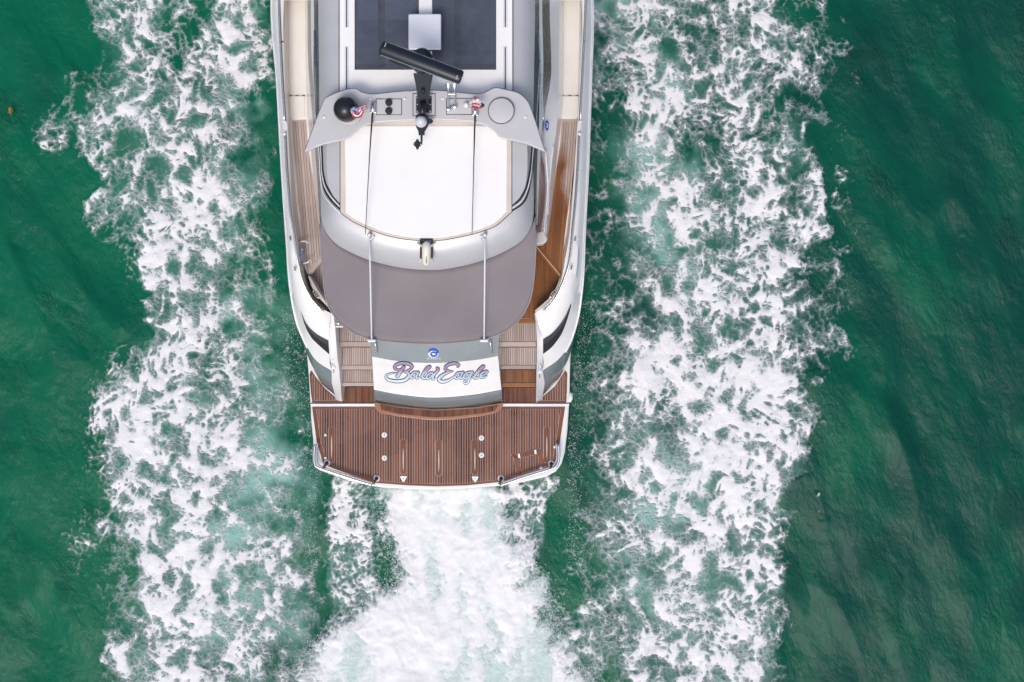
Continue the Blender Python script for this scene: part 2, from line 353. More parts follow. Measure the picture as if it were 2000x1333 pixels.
# ---- swim platform
outl = [(606,789),(607,819),(611,859),(612,885),(614,909),(622,919),(653,930),(684.5,940.5),(724,950),(750,953.5),(810,956.5),(850,957.5),(897,956),
        (976,950),(1023,942.5),(1067.5,932),(1086,922),(1097.4,906),(1103.7,882),(1108.5,843),(1112,789)]
plat = plate('swim_platform', outl, .44, .22, WHITE, Y, bevel=.035, seg=3)
teakp = [(609.5,795),(618.4,863),(631.8,907.6),(650,915),(690,930),(732,943.5),(795,948.4),(850,950.5),(913,948.4),(976,942),(1030,927),(1086,911),(1093,867),(1103.7,795)]
plate('margin_board', teakp, .452, .014, TEAK_EDGE, plat)
cx, cy = 857, 868
ins = [(cx+(x-cx)*.968, cy+(y-cy)*.945) for x, y in teakp]
plate('caulking', ins, .4545, .01, CAULK_L, plat)
insp = [(cx+(x-cx)*.965, cy+(y-cy)*.94) for x, y in teakp]
planks(insp, .458, 4.92, .95, TEAK_WET, plat)
# white sill between platform and stairs
plate('platform_sill', [(606,788.8),(1112,788.8),(1112,792.8),(606,792.8)], .475, .1, WHITE, Y, bevel=.008)
# tender chocks let into the teak
for px_, py0, py1 in ((647.6,833,904),(787.5,858,928),(857,860,930),(927.5,858,928.5),(1068,834,904.5)):
    pts = []
    for k in range(9): a = math.pi*k/8; pts.append((px_+5.9*math.cos(a), py0+5.9-5.9*math.sin(a)))
    for k in range(9): a = math.pi*k/8; pts.append((px_-5.9*math.cos(a), py1-5.9+5.9*math.sin(a)))
    plate('chock_rim', [(px_+(x-px_)*1.13, (py0+py1)/2+(y-(py0+py1)/2)*1.016) for x, y in pts], .461, .02, CAULK_L, plat)
    ck = plate('chock_lid', pts, .466, .02, TEAK_EDGE, plat, bevel=.003)
    ym = (py0+py1)/2+5; h = (py1-py0)*.33
    slot = [(px_+1.0*math.sin(math.pi*(k/10))**.6, ym-h+2*h*k/10) for k in range(11)]+[(px_-1.0*math.sin(math.pi*(k/10))**.6, ym-h+2*h*k/10) for k in range(9, 0, -1)]
    plate('chock_strap', slot, .472, .012, STONE, ck)
for px_, py_, r in ((750.6,850,5.4),(750.8,895,5.4),(940.3,856,5.4),(940.4,889.5,5.4)):
    c = at(px_, py_, .458); q = r/s_(.46)
    dk = MB().lathe([(q, -.01), (q, .004), (q*.9, .009), (q*.25, .010), (q*.2, .006), (0.001, .006)], c, 24).build('deck_socket', WHITE, plat, smooth=True, autos=40)
    MB().lathe([(q*.19, .005), (q*.19, .012), (.001, .013)], c, 10).build('socket_hole', BLACKMATT, dk)
for px_, py_, r in ((635.5,850,2.6),(635.6,895,2.6),(1083,873.5,2.6),(1056.7,914.5,3.5)):
    c = at(px_, py_, .458); q = r/s_(.46)
    MB().lathe([(q, -.01), (q, .008), (q*.7, .014), (.001, .015)], c, 16).build('deck_filler', EMWHITE, plat, smooth=True, autos=40)
for px_, py_ in ((788,935.5),(928,936)):
    tr = [(px_-6.3,py_-5),(px_+6.3,py_-5),(px_+6.6,py_-3.5),(px_+1.2,py_+6),(px_-1.2,py_+6),(px_-6.6,py_-3.5)]
    pad = plate('pad_eye', tr, .470, .02, CHROME, plat, bevel=.003)
    MB().lathe([(.014, 0), (.014, .012), (.006, .016), (.001, .016)], at(px_, py_, .47), 12).build('eye', BRONZE, pad)
# bathing ladder lid: a darker framed hatch
for quad in ([(1000.8,888.7),(1055,876),(1049,887),(1013,896)], [(1001,890),(1012,897),(1021,928),(1012,931)], [(1056,878),(1065.5,911),(1058,913),(1050,888)]):
    plate('ladder_lid_rim', [(sum(p[0] for p in quad)/4+(x-sum(p[0] for p in quad)/4)*1.10, sum(p[1] for p in quad)/4+(y-sum(p[1] for p in quad)/4)*1.10) for x, y in quad], .4615, .015, CAULK_L, plat)
    plate('ladder_lid', quad, .465, .015, TEAK_WET, plat)
for px_, py_ in ((1013.6,890.6),(1045.6,883)):
    plate('ladder_hinge', [(px_-2.5,py_-3.6),(px_+1.6,py_-4.4),(px_+2.8,py_+3.6),(px_-1.3,py_+4.4)], .474, .015, CHROME, plat, bevel=.003)
# stern rails in their sockets
def rail(pts, zr):
    return [at(x, y, z) for x, y, z in cr([(a, b, zr) for a, b in pts], 6)]
for pts, off in (([(615.5,868),(613.5,890),(615,906),(622,914),(660,927),(700,940),(727,948)], (5, -3)), ([(1090.5,869),(1092,890),(1089,906),(1080,915),(1045,926),(1005,939),(977,949)], (-4, -3))):
    rl = MB().tube(rail(pts, .62), .024, 10).build('stern_rail', CHROME, Y, smooth=True)
    MB().tube(rail([(x+off[0], y+off[1]) for x, y in pts], .54), .017, 10).build('lower_rail', CHROME, rl, smooth=True)
for (px_, py_), (qx, qy) in (((638.6,904.6),(631,915)),((735.9,934.6),(729,946)),((1076.6,906),(1076,917)),((978.6,934.6),(976,946))):
    c = at(px_, py_, .458); q = 6.4/s_(.46)
    so = MB().lathe([(q, -.01), (q, .012), (q*.82, .02), (q*.58, .016), (q*.55, .004), (.001, .004)], c, 24).build('rail_socket', EMWHITE, Y, smooth=True, autos=40)
    MB().lathe([(q*.56, .004), (q*.55, .018), (.001, .018)], c, 16).build('socket_bore', BLACKMATT, so)
    a = at(px_, py_, .50); b = at(qx, qy, .60)
    MB().tube([a+Vector((0, 0, -.03)), a+Vector((0, 0, .02)), seg_between(a, b, .4)+Vector((0, 0, .02)), b], [.02, .022, .024, .024], 10).build('rail_foot', simple('foot_brown', (.10, .07, .06), .3), so, smooth=True)
# ---- transom locker with the name
T0 = [(722,655),(778,655),(846,655),(922,655),(974,655)]
T1 = [(727,697),(778,705.7),(846,709.5),(922,704.5),(972.5,696)]
T2 = [(730.5,760),(778,769),(846,775.5),(922,770),(979,760)]
T3 = [(731,784),(778,792),(850,799),(930,793),(981.5,784)]
T1c = np.array(cr(T1, 8)); T2c = np.array(cr(T2, 8))
t0 = rows3(T0, [1.95]*5); t1 = rows3(T1, [1.55]*5); t2 = rows3(T2, [.98]*5); t3 = rows3(T3, [.60]*5)
tl = [(a*.5+b*.5)+Vector((0, -.02, .0)) for a, b in zip(t2, t3)]
tr_ = loft('transom', [t1, t2], WHITE, Y)
t2b = [q+Vector((0, -.012, -.002)) for q in t2]
loft('transom_lip', [t2, t2b, [q+Vector((0, .0, -.05)) for q in t2b]], WHITE, tr_)
loft('lower_transom', [[q+Vector((0, .004, -.05)) for q in t2], tl, t3, [q+Vector((0, 0, -.16)) for q in t3]], GUNMETAL, Y)
lid = loft('locker_lid', [[q+Vector((0, .25, .0)) for q in t0], t0, [(a+b)/2+Vector((0, -.01, .02)) for a, b in zip(t0, t1)], [q+Vector((0, 0, .012)) for q in t1], [q+Vector((0, .01, -.02)) for q in t1]], simple('lid_grey', (.27, .31, .335), .25, metal=.1, coat=.6), Y)
for j, dx in ((0, -.01), (-1, .01)):
    col_ = [t0[j]+Vector((0, .25, 0)), t0[j], t1[j], t2[j], t3[j]]; fr = [Vector((q.x+dx*.2, q.y+.9, q.z)) for q in col_]
    lowp = [Vector((q.x, q.y, .45)) for q in (t3[j], fr[0])]
    MB().add(col_+[Vector((t3[j].x, t3[j].y, .44)), Vector((t3[j].x, t0[j].y+.25, .44))], [(0, 1, 2, 3, 4, 5, 6)]).build('locker_side', WHITE, Y)
for (a, b) in (((733,669),(736.5,690)), ((957.5,667),(960.5,690))):
    A = at(*a, 1.93); B = at(*b, 1.66)
    MB().tube([A+Vector((0, .01, -.03)), A+Vector((0, 0, .035)), (A+B)/2+Vector((0, 0, .055)), B+Vector((0, 0, .04)), B+Vector((0, .01, -.03))], .016, 8).build('grab_handle', CHROME, lid, smooth=True)
# emblem: ring with a turned tongue
def on_lid(px_, py_, off):
    y1 = np.interp(px_, T1c[:, 0], T1c[:, 1]); vv = (py_-655)/(y1-655); return at(px_, py_, 1.95-.40*vv+off)
def ribbon(pts, wpx, surf, off, name, mat, parent, caps=True, n=7):
    """flat stroke of a brush: a strip that follows pts (photo px) on a surface"""
    c = cr(pts, n); v = []; f = []
    ws = [wpx*(p[2] if len(p) > 2 else 1) for p in c]
    for i, p in enumerate(c):
        q0, q1 = c[max(i-1, 0)], c[min(i+1, len(c)-1)]
        t = np.array([q1[0]-q0[0], q1[1]-q0[1]]); L_ = np.hypot(*t) or 1; t = t/L_; nn = np.array([-t[1], t[0]])
        v.append(surf(p[0]+nn[0]*ws[i], p[1]+nn[1]*ws[i], off)); v.append(surf(p[0]-nn[0]*ws[i], p[1]-nn[1]*ws[i], off))
    for i in range(len(c)-1): f.append((2*i, 2*i+1, 2*i+3, 2*i+2))
    if caps:
        for i, sgn in ((0, -1), (len(c)-1, 1)):
            q0, q1 = (c[0], c[1]) if i == 0 else (c[-2], c[-1])
            t = np.array([q1[0]-q0[0], q1[1]-q0[1]]); t = t/(np.hypot(*t) or 1)*sgn; nn = np.array([-t[1], t[0]]); p = c[i]; b0 = len(v)
            for k in range(7):
                a = math.pi*k/6; d_ = nn*math.cos(a)+t*math.sin(a); v.append(surf(p[0]+d_[0]*ws[i], p[1]+d_[1]*ws[i], off))
            f.append(tuple(range(b0, b0+7)))
    return v, f
ex, ey = 846.3, 690.5
def ell(rx, ry, n=28, dx=0, dy=0): return [(ex+dx+rx*math.cos(2*math.pi*k/n), ey+dy+ry*math.sin(2*math.pi*k/n)) for k in range(n)]
em = mesh('emblem', [on_lid(x, y, .030) for x, y in ell(10.4, 8.9)]+[on_lid(x, y, .018) for x, y in ell(10.4, 8.9)],
          [tuple(range(28))]+[(i, (i+1) % 28, (i+1) % 28+28, i+28) for i in range(28)], EMWHITE, Y)
for pts, w, mt in (([(837.5,689,.5),(840,684.5,1),(846,683.3,1.2),(852,684.5,1.1),(855.5,689,.9)], 2.1, BLUE),
                   ([(841,691,.4),(845,688.6,.9),(850,689.2,1),(853,692,1),(850.5,695.2,1),(846,696.5,1),(842.5,694,1.1),(841.8,691.5,.8)], 1.7, BLUE)):
    v, f = ribbon(pts, w, on_lid, .034, '', None, None); mesh('emblem_mark', v, f, mt, em)
tx = bpy.data.curves.new('small_lettering', 'FONT'); tx.body = 'RIVIERA'; tx.size = .055; tx.align_x = 'CENTER'; tx.extrude = .001; tx.space_character = 1.25
to = bpy.data.objects.new('small_lettering', tx); link(to, em); to.location = on_lid(848, 702.5, .022); to.rotation_euler = (math.radians(38), 0, 0); tx.materials.append(EMWHITE)
dg = bpy.context.evaluated_depsgraph_get(); me = bpy.data.meshes.new_from_object(to.evaluated_get(dg))
t2o = bpy.data.objects.new('small_lettering', me); loc, rot = to.location.copy(), to.rotation_euler.copy()
bpy.data.objects.remove(to); t2o.name = 'small_lettering'; link(t2o, em); t2o.location = loc; t2o.rotation_euler = rot
# the name, written with a round brush
def letter_mat():
    m, nt, b, N, L = newmat('letter_fill'); b.inputs['Roughness'].default_value = .3
    g = N('ShaderNodeNewGeometry'); sx = N('ShaderNodeSeparateXYZ'); L(g.outputs['Position'], sx.inputs[0])
    mr = N('ShaderNodeMapRange'); mr.inputs[1].default_value = at(850, 746, 1.1).y; mr.inputs[2].default_value = at(850, 710, 1.45).y; L(sx.outputs['Y'], mr.inputs[0])
    rp = N('ShaderNodeValToRGB'); e = rp.color_ramp.elements; e[0].color = (.66, .76, .85, 1); e[1].color = (.34, .27, .44, 1); e[1].position = .95
    x = e.new(.33); x.color = (.42, .58, .74, 1); x = e.new(.5); x.color = (.44, .47, .62, 1); x = e.new(.66); x.color = (.36, .22, .36, 1)
    L(mr.outputs[0], rp.inputs[0]); L(rp.outputs[0], b.inputs['Base Color']); return m
LETTER = letter_mat()
def on_panel(px_, py_, off):
    y1 = np.interp(px_, T1c[:, 0], T1c[:, 1]); y2 = np.interp(px_, T2c[:, 0], T2c[:, 1])
    return at(px_, py_, 1.55-.57*(py_-y1)/(y2-y1)+off)
Z = lambda pts: [(730+p[0]/7.692, 670+p[1]/7.692)+((p[2],) if len(p) > 2 else ()) for p in pts]
glyphs = {
 'B': [[(418,402,.6),(345,405,.9),(312,370,1.1),(345,328,1.2),(430,307,1.3),(520,318,1.3),(572,352,1.1),(555,395,1.0),(490,428,.8),(430,440,.5)],
       [(430,440,.6),(500,442,1),(528,482,1.2),(505,532,1.3),(440,570,1.3),(330,578,1.2),(225,558,1.1),(182,515,.9),(212,477,.7),(280,458,.6),(345,458,.5)],
       [(452,368,1.2),(402,428,1.3),(362,498,1.2),(335,506,.7)], [(345,510,.6),(375,485,.7),(400,482,.5)]],
 'a': [[(652,442,1.1),(595,450,1.1),(556,502,1.1),(562,530,1),(602,526,.8),(650,478,.8),(668,446,1)], [(668,446,1.2),(640,508,1.2),(652,532,1),(692,518,.6)]],
 'l': [[(692,518,.6),(780,440,.7),(838,382,1),(838,360,1.2),(800,382,1.3),(742,468,1.3),(732,522,1.2),(762,536,1),(800,518,.6)]],
 'd': [[(878,450,1.1),(822,470,1.1),(792,520,1.1),(812,540,1),(860,508,.8),(890,462,.9)], [(948,378,1),(966,402,1.3),(918,470,1.3),(880,528,1.2),(898,546,1),(920,532,.5)]],
 'E': [[(1262,362,.8),(1276,335,1),(1230,312,1.2),(1150,320,1.2),(1086,356,1.2),(1078,400,1.1),(1120,424,.8),(1188,432,.5)],
       [(1188,432,.5),(1100,452,1),(1012,502,1.3),(978,550,1.3),(1022,586,1.2),(1100,573,1),(1180,530,.8),(1230,490,.5)]],
 'a2': [[(1322,447,1.1),(1262,456,1.1),(1222,505,1.1),(1232,536,1),(1282,522,.8),(1330,462,.9)], [(1340,444,1.2),(1302,512,1.2),(1312,536,1),(1346,522,.6)]],
 'g': [[(1470,442,1.1),(1402,452,1.1),(1352,500,1.1),(1362,536,1),(1412,522,.8),(1460,462,.9)], [(1482,442,1.2),(1440,520,1.1),(1418,590,1),(1380,614,.9),(1352,594,.7),(1392,560,.6),(1470,530,.5)]],
 'l2': [[(1470,530,.5),(1570,450,.7),(1648,372,1),(1646,352,1.2),(1610,377,1.3),(1542,460,1.3),(1512,518,1.2),(1542,533,1),(1590,510,.6)]],
 'e': [[(1590,510,.6),(1660,480,.8),(1708,440,1),(1680,428,1.1),(1622,460,1.2),(1602,508,1.2),(1642,523,1),(1700,500,.5)]]}
for gname, strokes in glyphs.items():
    vo, fo_, vf, ff = [], [], [], []
    for st in strokes:
        v, f = ribbon(Z(st), 3.1 if gname in 'BE' else 2.7, on_panel, .018, '', None, None); fo_ += [tuple(i+len(vo) for i in q) for q in f]; vo += v
        v, f = ribbon(Z([(p[0], p[1], p[2]) for p in st]), 1.95 if gname in 'BE' else 1.6, on_panel, .024, '', None, None); ff += [tuple(i+len(vf) for i in q) for q in f]; vf += v
    lo = mesh('letter', vo, fo_, NAVY, tr_)
    mesh('letter_face', vf, ff, LETTER, lo)
# varnished bench step under the transom
bench = [(730.5,785),(733,799),(742,807.5),(778,814),(832,820.5),(850,821.5),(886,820),(940,813.5),(969,807.5),(980,800),(983.5,786),(930,795),(850,800),(778,794)]
bs = plate('bench_step', bench, .62, .06, TEAK_GLOSS, Y, bevel=.014)
bench_in = [(742,789.5),(745,801),(778,808.5),(832,814.5),(850,815.5),(886,814),(940,808),(966,803),(973,791.5),(930,798.5),(850,803),(778,797)]
plate('caulking', bench_in, .6225, .006, CAULK_D, bs)
planks(bench_in, .626, 5.4, .7, TEAK_WET, bs, th=.006)
# ---- stairs on both sides
def stair(poly, z, mat, tread_mat, nose=None, nose_mat=None):
    st = plate('stair_tread', poly, z-.014, .35, WHITE, Y)
    xs = [p[0] for p in poly]; ys = [p[1] for p in poly]
    plate('caulking', poly, z-.006, .007, CAULK_D, st)
    planks(poly, z, 4.25, .8, tread_mat, st, th=.01)
    if nose: plate('nosing', nose, z+.012, .05, nose_mat, st, bevel=.006)
TL = [  # poly, z, tread material, nosing poly, nosing material
 ([(655,600),(727,600),(727,667.5),(656.5,667.5)], 1.30, TEAK_DRY, [(656,668),(727.5,668),(727.5,677.5),(657.5,677.5)], TEAK_DRY),
 ([(661,679),(727.5,679),(728,713.5),(661,713.5)], 1.05, TEAK_DRY, [(661,714),(728.5,714),(728.5,722.5),(662.5,722.5)], TEAK_DRY),
 ([(666,723.5),(729.5,723.5),(729.5,747),(667,747)], .81, TEAK_DRY, [(667,747.6),(730,747.6),(730,754.8),(667.5,754.8)], TEAK_DRY),
 ([(671.5,757),(730,757),(730,787),(672.5,787)], .56, TEAK_WET, None, None)]
TR = [
 ([(1000,560),(1047,560),(1048,622),(1000,622)], 1.42, TEAK_SOAKED, [(1000,622.5),(1047.5,622.5),(1048,631.5),(1000,631.5)], TEAK_SOAKED),
 ([(976,632),(1047.5,632),(1047.5,667.5),(976,667.5)], 1.28, TEAK_DRY, [(974.5,668),(1046.5,668),(1046.5,677.5),(974.5,677.5)], TEAK_DRY),
 ([(976,679),(1046.5,679),(1046.5,713.5),(977,713.5)], 1.05, TEAK_DRY, [(977,714),(1046,714),(1046,721.5),(977.5,721.5)], TEAK_DRY),
 ([(980,723),(1045.5,723),(1045.5,747.5),(980,747.5)], .81, TEAK_SOAKED, [(980,748),(1045,748),(1045,756.5),(980,756.5)], TEAK_SOAKED),
 ([(983,758),(1044.5,758),(1044.5,787),(983,787)], .56, TEAK_WET, None, None)]
for rows_ in (TL, TR):
    for poly, z, mt, nose, nm in rows_: stair(poly, z, None, mt, nose, nm)
plate('cockpit_floor', [(640,520),(1050,520),(1050,660),(655,660)], 1.26, .3, CREAM, Y)
for px_, py_, sg in ((651,715,1),(1054.5,724,-1)):     # cleats on the quarter walls
    a = at(px_-.6*sg, py_-13, 1.36); b = at(px_+.8*sg, py_+14, 1.18)
    cl = MB().tube([a, seg_between(a, b, .3), seg_between(a, b, .7), b], [.007, .012, .012, .007], 8).build('cleat', CHROME, Y, smooth=True)
    c = seg_between(a, b, .45); MB().box(c.x-.035, c.x+.035, c.y-.055, c.y+.055, c.z-.07, c.z+.004).build('cleat_base', CHROME, cl, bevel=.008)
# ---- side decks
deckL = [(556,-120),(557,160),(560,205),(565,260),(572,340),(580,440),(586,480),(592,515),(600,536),(629,503),(640,490),(640,420),(628,400),(612,330),(605,270),(602,200),(603,-120)]
deckR = [(1135,-120),(1131,160),(1128,205),(1126,260),(1119,340),(1110,430),(1104,470),(1098,505),(1095,536),(1050,481),(1045,470),(1050,440),(1066,465),(1072,400),(1082,330),(1090,270),(1093,200),(1093,-120)]
dl = plate('side_deck', [(554,-560)]+deckL[1:-1]+[(604,-560)], 1.735, .15, CREAM, Y); dr = plate('side_deck', [(1137,-560)]+deckR[1:-1]+[(1091,-560)], 1.735, .15, CREAM, Y)
tkL = [(570.5,236),(598,234),(601,278),(608,329),(616,376),(622,425),(626,445),(634,500),(628,504),(601,534),(596.5,517),(591,470),(586.5,425),(582.5,395),(577,329),(572.5,278)]
tkR = [(1097,233),(1127,233),(1127,278),(1121,329),(1113,385),(1106,435),(1103,460),(1099,508),(1096.5,533),(1053,481),(1050,478),(1067,472),(1069.5,468),(1078.5,395),(1087,329),(1094.5,278)]
for tk, dk, mt, sh in ((tkL, dl, TEAK_DRY, .085), (tkR, dr, TEAK_DECK_R, -.075)):
    plate('margin_board', tk, 1.741, .01, mt, dk)
    cxm = sum(p[0] for p in tk)/len(tk)
    tin = [(x+(2.2 if x < np.interp(y, [233, 535], [584, 612] if tk is tkL else [1112, 1078]) else -2.2), min(max(y, 238.5), 999)) for x, y in tk]
    plate('caulking', tin, 1.7435, .004, CAULK_D, dk)
    planks(tin, 1.747, 5.2, .75, mt, dk, shear=sh, y0=236, th=.006)
# lower corner decks behind the diagonal step
cdL = [(603,538),(627.5,507),(650,495),(655,600),(648,606),(636,590)]
cdR = [(1093,540),(1051,486),(1035,480),(1035,628),(1043,626),(1044,606),(1056.5,596),(1074,584)]
for cd, mt in ((cdL, TEAK_DRY), (cdR, TEAK_DECK_R)):
    cdp = plate('corner_deck', cd, 1.44, .15, CAULK_D, Y); planks(cd, 1.449, 5.2, .75, mt, cdp)
for a, b, mt in (((601,535),(628,504),TEAK_DRY), ((1095.5,537),(1050,482),TEAK_DECK_R)):
    n_ = np.array([b[1]-a[1], a[0]-b[0]], float); n_ /= np.hypot(*n_)
    if n_[1] < 0: n_ = -n_
    for w0, w1, z, m_ in ((-4.2, 1.2, 1.752, mt), (1.2, 2.0, 1.756, CREAM), (2.2, 6, 1.70, mt)):
        plate('diagonal_step', [(a[0]+n_[0]*w0, a[1]+n_[1]*w0), (b[0]+n_[0]*w0, b[1]+n_[1]*w0), (b[0]+n_[0]*w1, b[1]+n_[1]*w1), (a[0]+n_[0]*w1, a[1]+n_[1]*w1)], z, .1, m_, Y, bevel=.004)
# bulwark inner faces: beige moulding from deck up to the cap
bwL = [(566,240),(570,300),(576,370),(582,420),(586.5,455),(591,495),(597,530),(606,558),(618,578),(632,594),(648,607)]
bwR = [(1128,240),(1125,300),(1118,370),(1110,425),(1105,465),(1099,505),(1094,535),(1086,560),(1074,580),(1060,594),(1045,606)]
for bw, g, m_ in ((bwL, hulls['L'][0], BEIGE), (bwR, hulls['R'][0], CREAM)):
    lo = [at(x, y, z) for x, y, z in cr([(p[0], p[1], z) for p, z in zip([(bw[0][0]-8*(1 if m_ is BEIGE else -1), -260)]+bw, [1.73]+[1.73]*6+[1.62, 1.46, 1.44, 1.44, 1.44])], 6)]
    ys_ = [q.y for q in g]; up = []
    for q in lo:
        i = min(range(len(g)), key=lambda k: abs(g[k].y-q.y-.02)); up.append(g[i]+Vector((0, 0, -.045)))
    loft('bulwark', [up, [(a*.45+b*.55)+Vector((0, 0, -.03)) for a, b in zip(up, lo)], lo], m_, Y)
for shelf, m_ in (([(600.5,537),(608,560),(620,580),(640,600),(648,606),(637,590),(620,566),(606,541)], STONE), ([(1095.5,541),(1086,562),(1073,582),(1056,597),(1045,606),(1046,611),(1063,601),(1080,582),(1092,560)], BEIGE)):
    sh_ = plate('mooring_shelf', shelf, 1.80, .34, m_, Y, bevel=.01)
for c, ang, sg in (((617,575.5), math.radians(-52), 1), ((1079.5,574), math.radians(52), -1)):
    o = at(c[0], c[1], 1.81); dx, dy = math.cos(ang), math.sin(ang)
    L2 = lambda u, w: (o.x+dx*u-dy*w, o.y+dy*u+dx*w)
    fl = MB().prism([L2(.085*math.cos(a), .03*math.sin(a)) for a in [2*math.pi*k/20 for k in range(20)]], 1.825, 1.78).build('fairlead', CHROME, Y, bevel=.006)
    MB().prism([L2(.055, -.017), L2(.055, .017), L2(-.055, .017), L2(-.055, -.017)], 1.830, 1.8).build('fairlead_throat', BLACKMATT, fl)
    MB().tube([(*L2(-.02, -.02), 1.835), (*L2(-.02, .02), 1.835)], .009, 8).build('roller', BRONZE, fl); MB().tube([(*L2(.02, -.02), 1.835), (*L2(.02, .02), 1.835)], .009, 8).build('roller', BRONZE, fl)
# cap rails and their ends
for pts, sgn in (([(541.5,-200),(543.5,0),(550,150),(555.5,238)], 1), ([(555.5,262),(559,330),(563.5,385),(567,420),(572.5,452),(578.5,495),(586,532.5),(595,559.5),(610,586.6),(629.5,608)], 1),
                 ([(1146,-200),(1145,0),(1140,110),(1133.5,238)], -1), ([(1132,262),(1129,330),(1124,400),(1120,440),(1113,508),(1101,549),(1084,584),(1064,607)], -1)):
    pp = [at(x, y, z) for x, y, z in cr([(p[0], p[1], np.interp(p[1], [-200, 0, 420, 500, 570, 610], [2.25, 2.19, 2.14, 2.09, 1.96, 1.86])) for p in pts], 6)]
    rl = MB().tube(pp, .013, 8).build('cap_rail', CHROME, Y, smooth=True)
    MB().tube([q+Vector((sgn*.022, 0, -.018)) for q in pp], .0045, 6).build('rail_shadow_line', BLACKMATT, rl, smooth=True)  # thin black tube put in for the line of shade beside the rail
    for q in (pp[0], pp[-1]): MB().lathe([(.028, -.02), (.028, .012), (.018, .022), (.001, .024)], q, 14).build('rail_end', WHITE, rl, smooth=True)
for px_, py_ in ((566,466),(575,525),(1124,467),(1117,523)):
    a = at(px_, py_-4, 2.06); b = at(px_+(1.5 if px_ < 1000 else -1.5), py_+4, 2.04); MB().tube([a, b], .013, 6).build('scupper', DARKGREY, Y)
# grab hoops with coiled line on the port bulwark
for (a, b, c, d_) in (((585,472),(591,471.5),(597,471.5),(601,475)), ((589,516),(596,514),(601,513),(605,508))):
    MB().tube([at(a[0], a[1], 1.86), at(b[0], b[1], 1.90), at(c[0], c[1], 1.93), at(d_[0], d_[1], 1.95)], .012, 8).build('grab_hoop', EMWHITE, Y, smooth=True)
    MB().lathe([(.035, -.02), (.035, .01), (.001, .014)], at(a[0], a[1], 1.86), 14).build('hoop_base', BRONZE, Y)
MB().tube([at(x, y, 1.85+.02*math.sin(x*3)) for x, y in cr([(586,484),(589,488),(587,493),(590,497),(587,502),(589,507)], 5)], .035, 8).build('rope_bag', simple('bag_blue_grey', (.45, .46, .62), .8), Y, smooth=True)
# boarding gate in the forward bulwark, deck hatch panels
for px0, px1, py0, py1 in ((565,595,188,230), (1096,1130,188,230)):
    hp = plate('deck_hatch', [(px0,py0),(px1,py0),(px1,py1),(px0,py1)], 1.755, .03, CREAM, Y, bevel=.006)
    plate('hatch_gap', [(px0-.8,py0-1.6),(px1+.8,py0-1.6),(px1+.8,py0-.2),(px0-.8,py0-.2)], 1.743, .01, STONE, hp)
    for f_ in (.08, .5, .92):
        x = px0+(px1-px0)*f_; plate('hatch_hinge', [(x-2.4,py0-1.6),(x+2.4,py0-1.6),(x+2.4,py0-.1),(x-2.4,py0-.1)], 1.762, .02, DARKGREY, hp)
for px_, py_, sg in ((554,82,1),(1139,80,-1)):
    plate('cap_joint', [(px_-6*sg-1,py_-.8),(px_+1,py_-.8),(px_+1,py_+.8),(px_-6*sg-1,py_+.8)], 2.172, .02, DARKGREY, Y)
# folded gate latch by the port stairs and a small fender pad on the starboard quarter
gl = MB().tube([at(654,634,1.74), at(658,631.5,1.78), at(662,633,1.77), at(663,637,1.75)], .014, 8).build('gate_latch', CHROME, Y, smooth=True)
plate('latch_plate', [(655,637),(670,637),(670,640),(655,640)], 1.74, .02, WHITE, gl, bevel=.004)
MB().tube([at(1112.5,766,.42), at(1114,772,.42), at(1114,780,.42), at(1112.5,786,.42)], [.02, .045, .045, .02], 10).build('quarter_pad', WHITE, Y, smooth=True)
# ---------------------------------------------------------------- DECKHOUSE AND HARDTOP
def strip3(name, A, B, mat, parent=None, bulge=0.0, **k):
    a = [at(*q) for q in cr(A, 5)]; b = [at(*q) for q in cr(B, 5)]
    m_ = [(p+q)/2+Vector((0, 0, bulge)) for p, q in zip(a, b)]
    return loft(name, [a, m_, b], mat, parent or Y, **k)
# starboard side, from the roof edge down to the deck
sA = [(1046,-300,3.42),(1044,0,3.42),(1043,110,3.42),(1040,200,3.40),(1037,290,3.36),(1043,380,3.30),(1046,440,3.25)]
sB = [(1054,-300,3.15),(1053,0,3.15),(1054.5,110,3.15),(1054,190,3.12),(1053,240,3.08),(1049,330,3.0),(1048,440,2.9)]
sC = [(1060,-300,3.05),(1059,0,3.05),(1061,110,3.05),(1060.5,170,3.02),(1059.5,235,2.98),(1055,300,2.92),(1050,440,2.8)]
sD = [(1074,-300,2.62),(1073.5,0,2.62),(1076.5,110,2.62),(1075,160,2.60),(1064,225,2.48),(1062,298,2.3),(1061,452,2.0)]
sD2 = [(1074,-300,2.62),(1073.5,0,2.62),(1076.5,110,2.62),(1075,160,2.60),(1064,225,2.46),(1060,330,2.3),(1059,452,2.0)]
sE = [(1093,-300,2.25),(1093,0,2.25),(1092,110,2.25),(1091,190,2.24),(1088,240,2.20),(1072,365,2.02),(1068,460,1.90)]
sF = [(1097,-300,1.74),(1101,0,1.74),(1101,110,1.74),(1100,190,1.74),(1096,240,1.74),(1079,392,1.74),(1069.5,470,1.74)]
strip3('cabin_window', sA, sB, GLASS)
strip3('window_mullion', sB, sC, WHITE)
strip3('cabin_window', sC, sD, GLASS)
strip3('cabin_window', [(1060,236,2.8),(1055,298,2.86),(1051,350,2.84),(1049,400,2.82),(1049,455,2.8)], [(1063,292,2.40),(1066,320,2.28),(1069.2,365,2.15),(1066.5,410,2.06),(1061,452,2.0)], PINKGLASS)
strip3('cabin_side', sD2, sE, WHITE, bulge=.01)
strip3('cabin_coaming', sE, sF, WHITE)
MB().tube([at(*q) for q in cr([(1065,292,2.36),(1068,330,2.27),(1070,366,2.17),(1066,415,2.08),(1062,455,2.03)], 5)], .022, 8).build('window_frame', WHITE, Y, smooth=True)
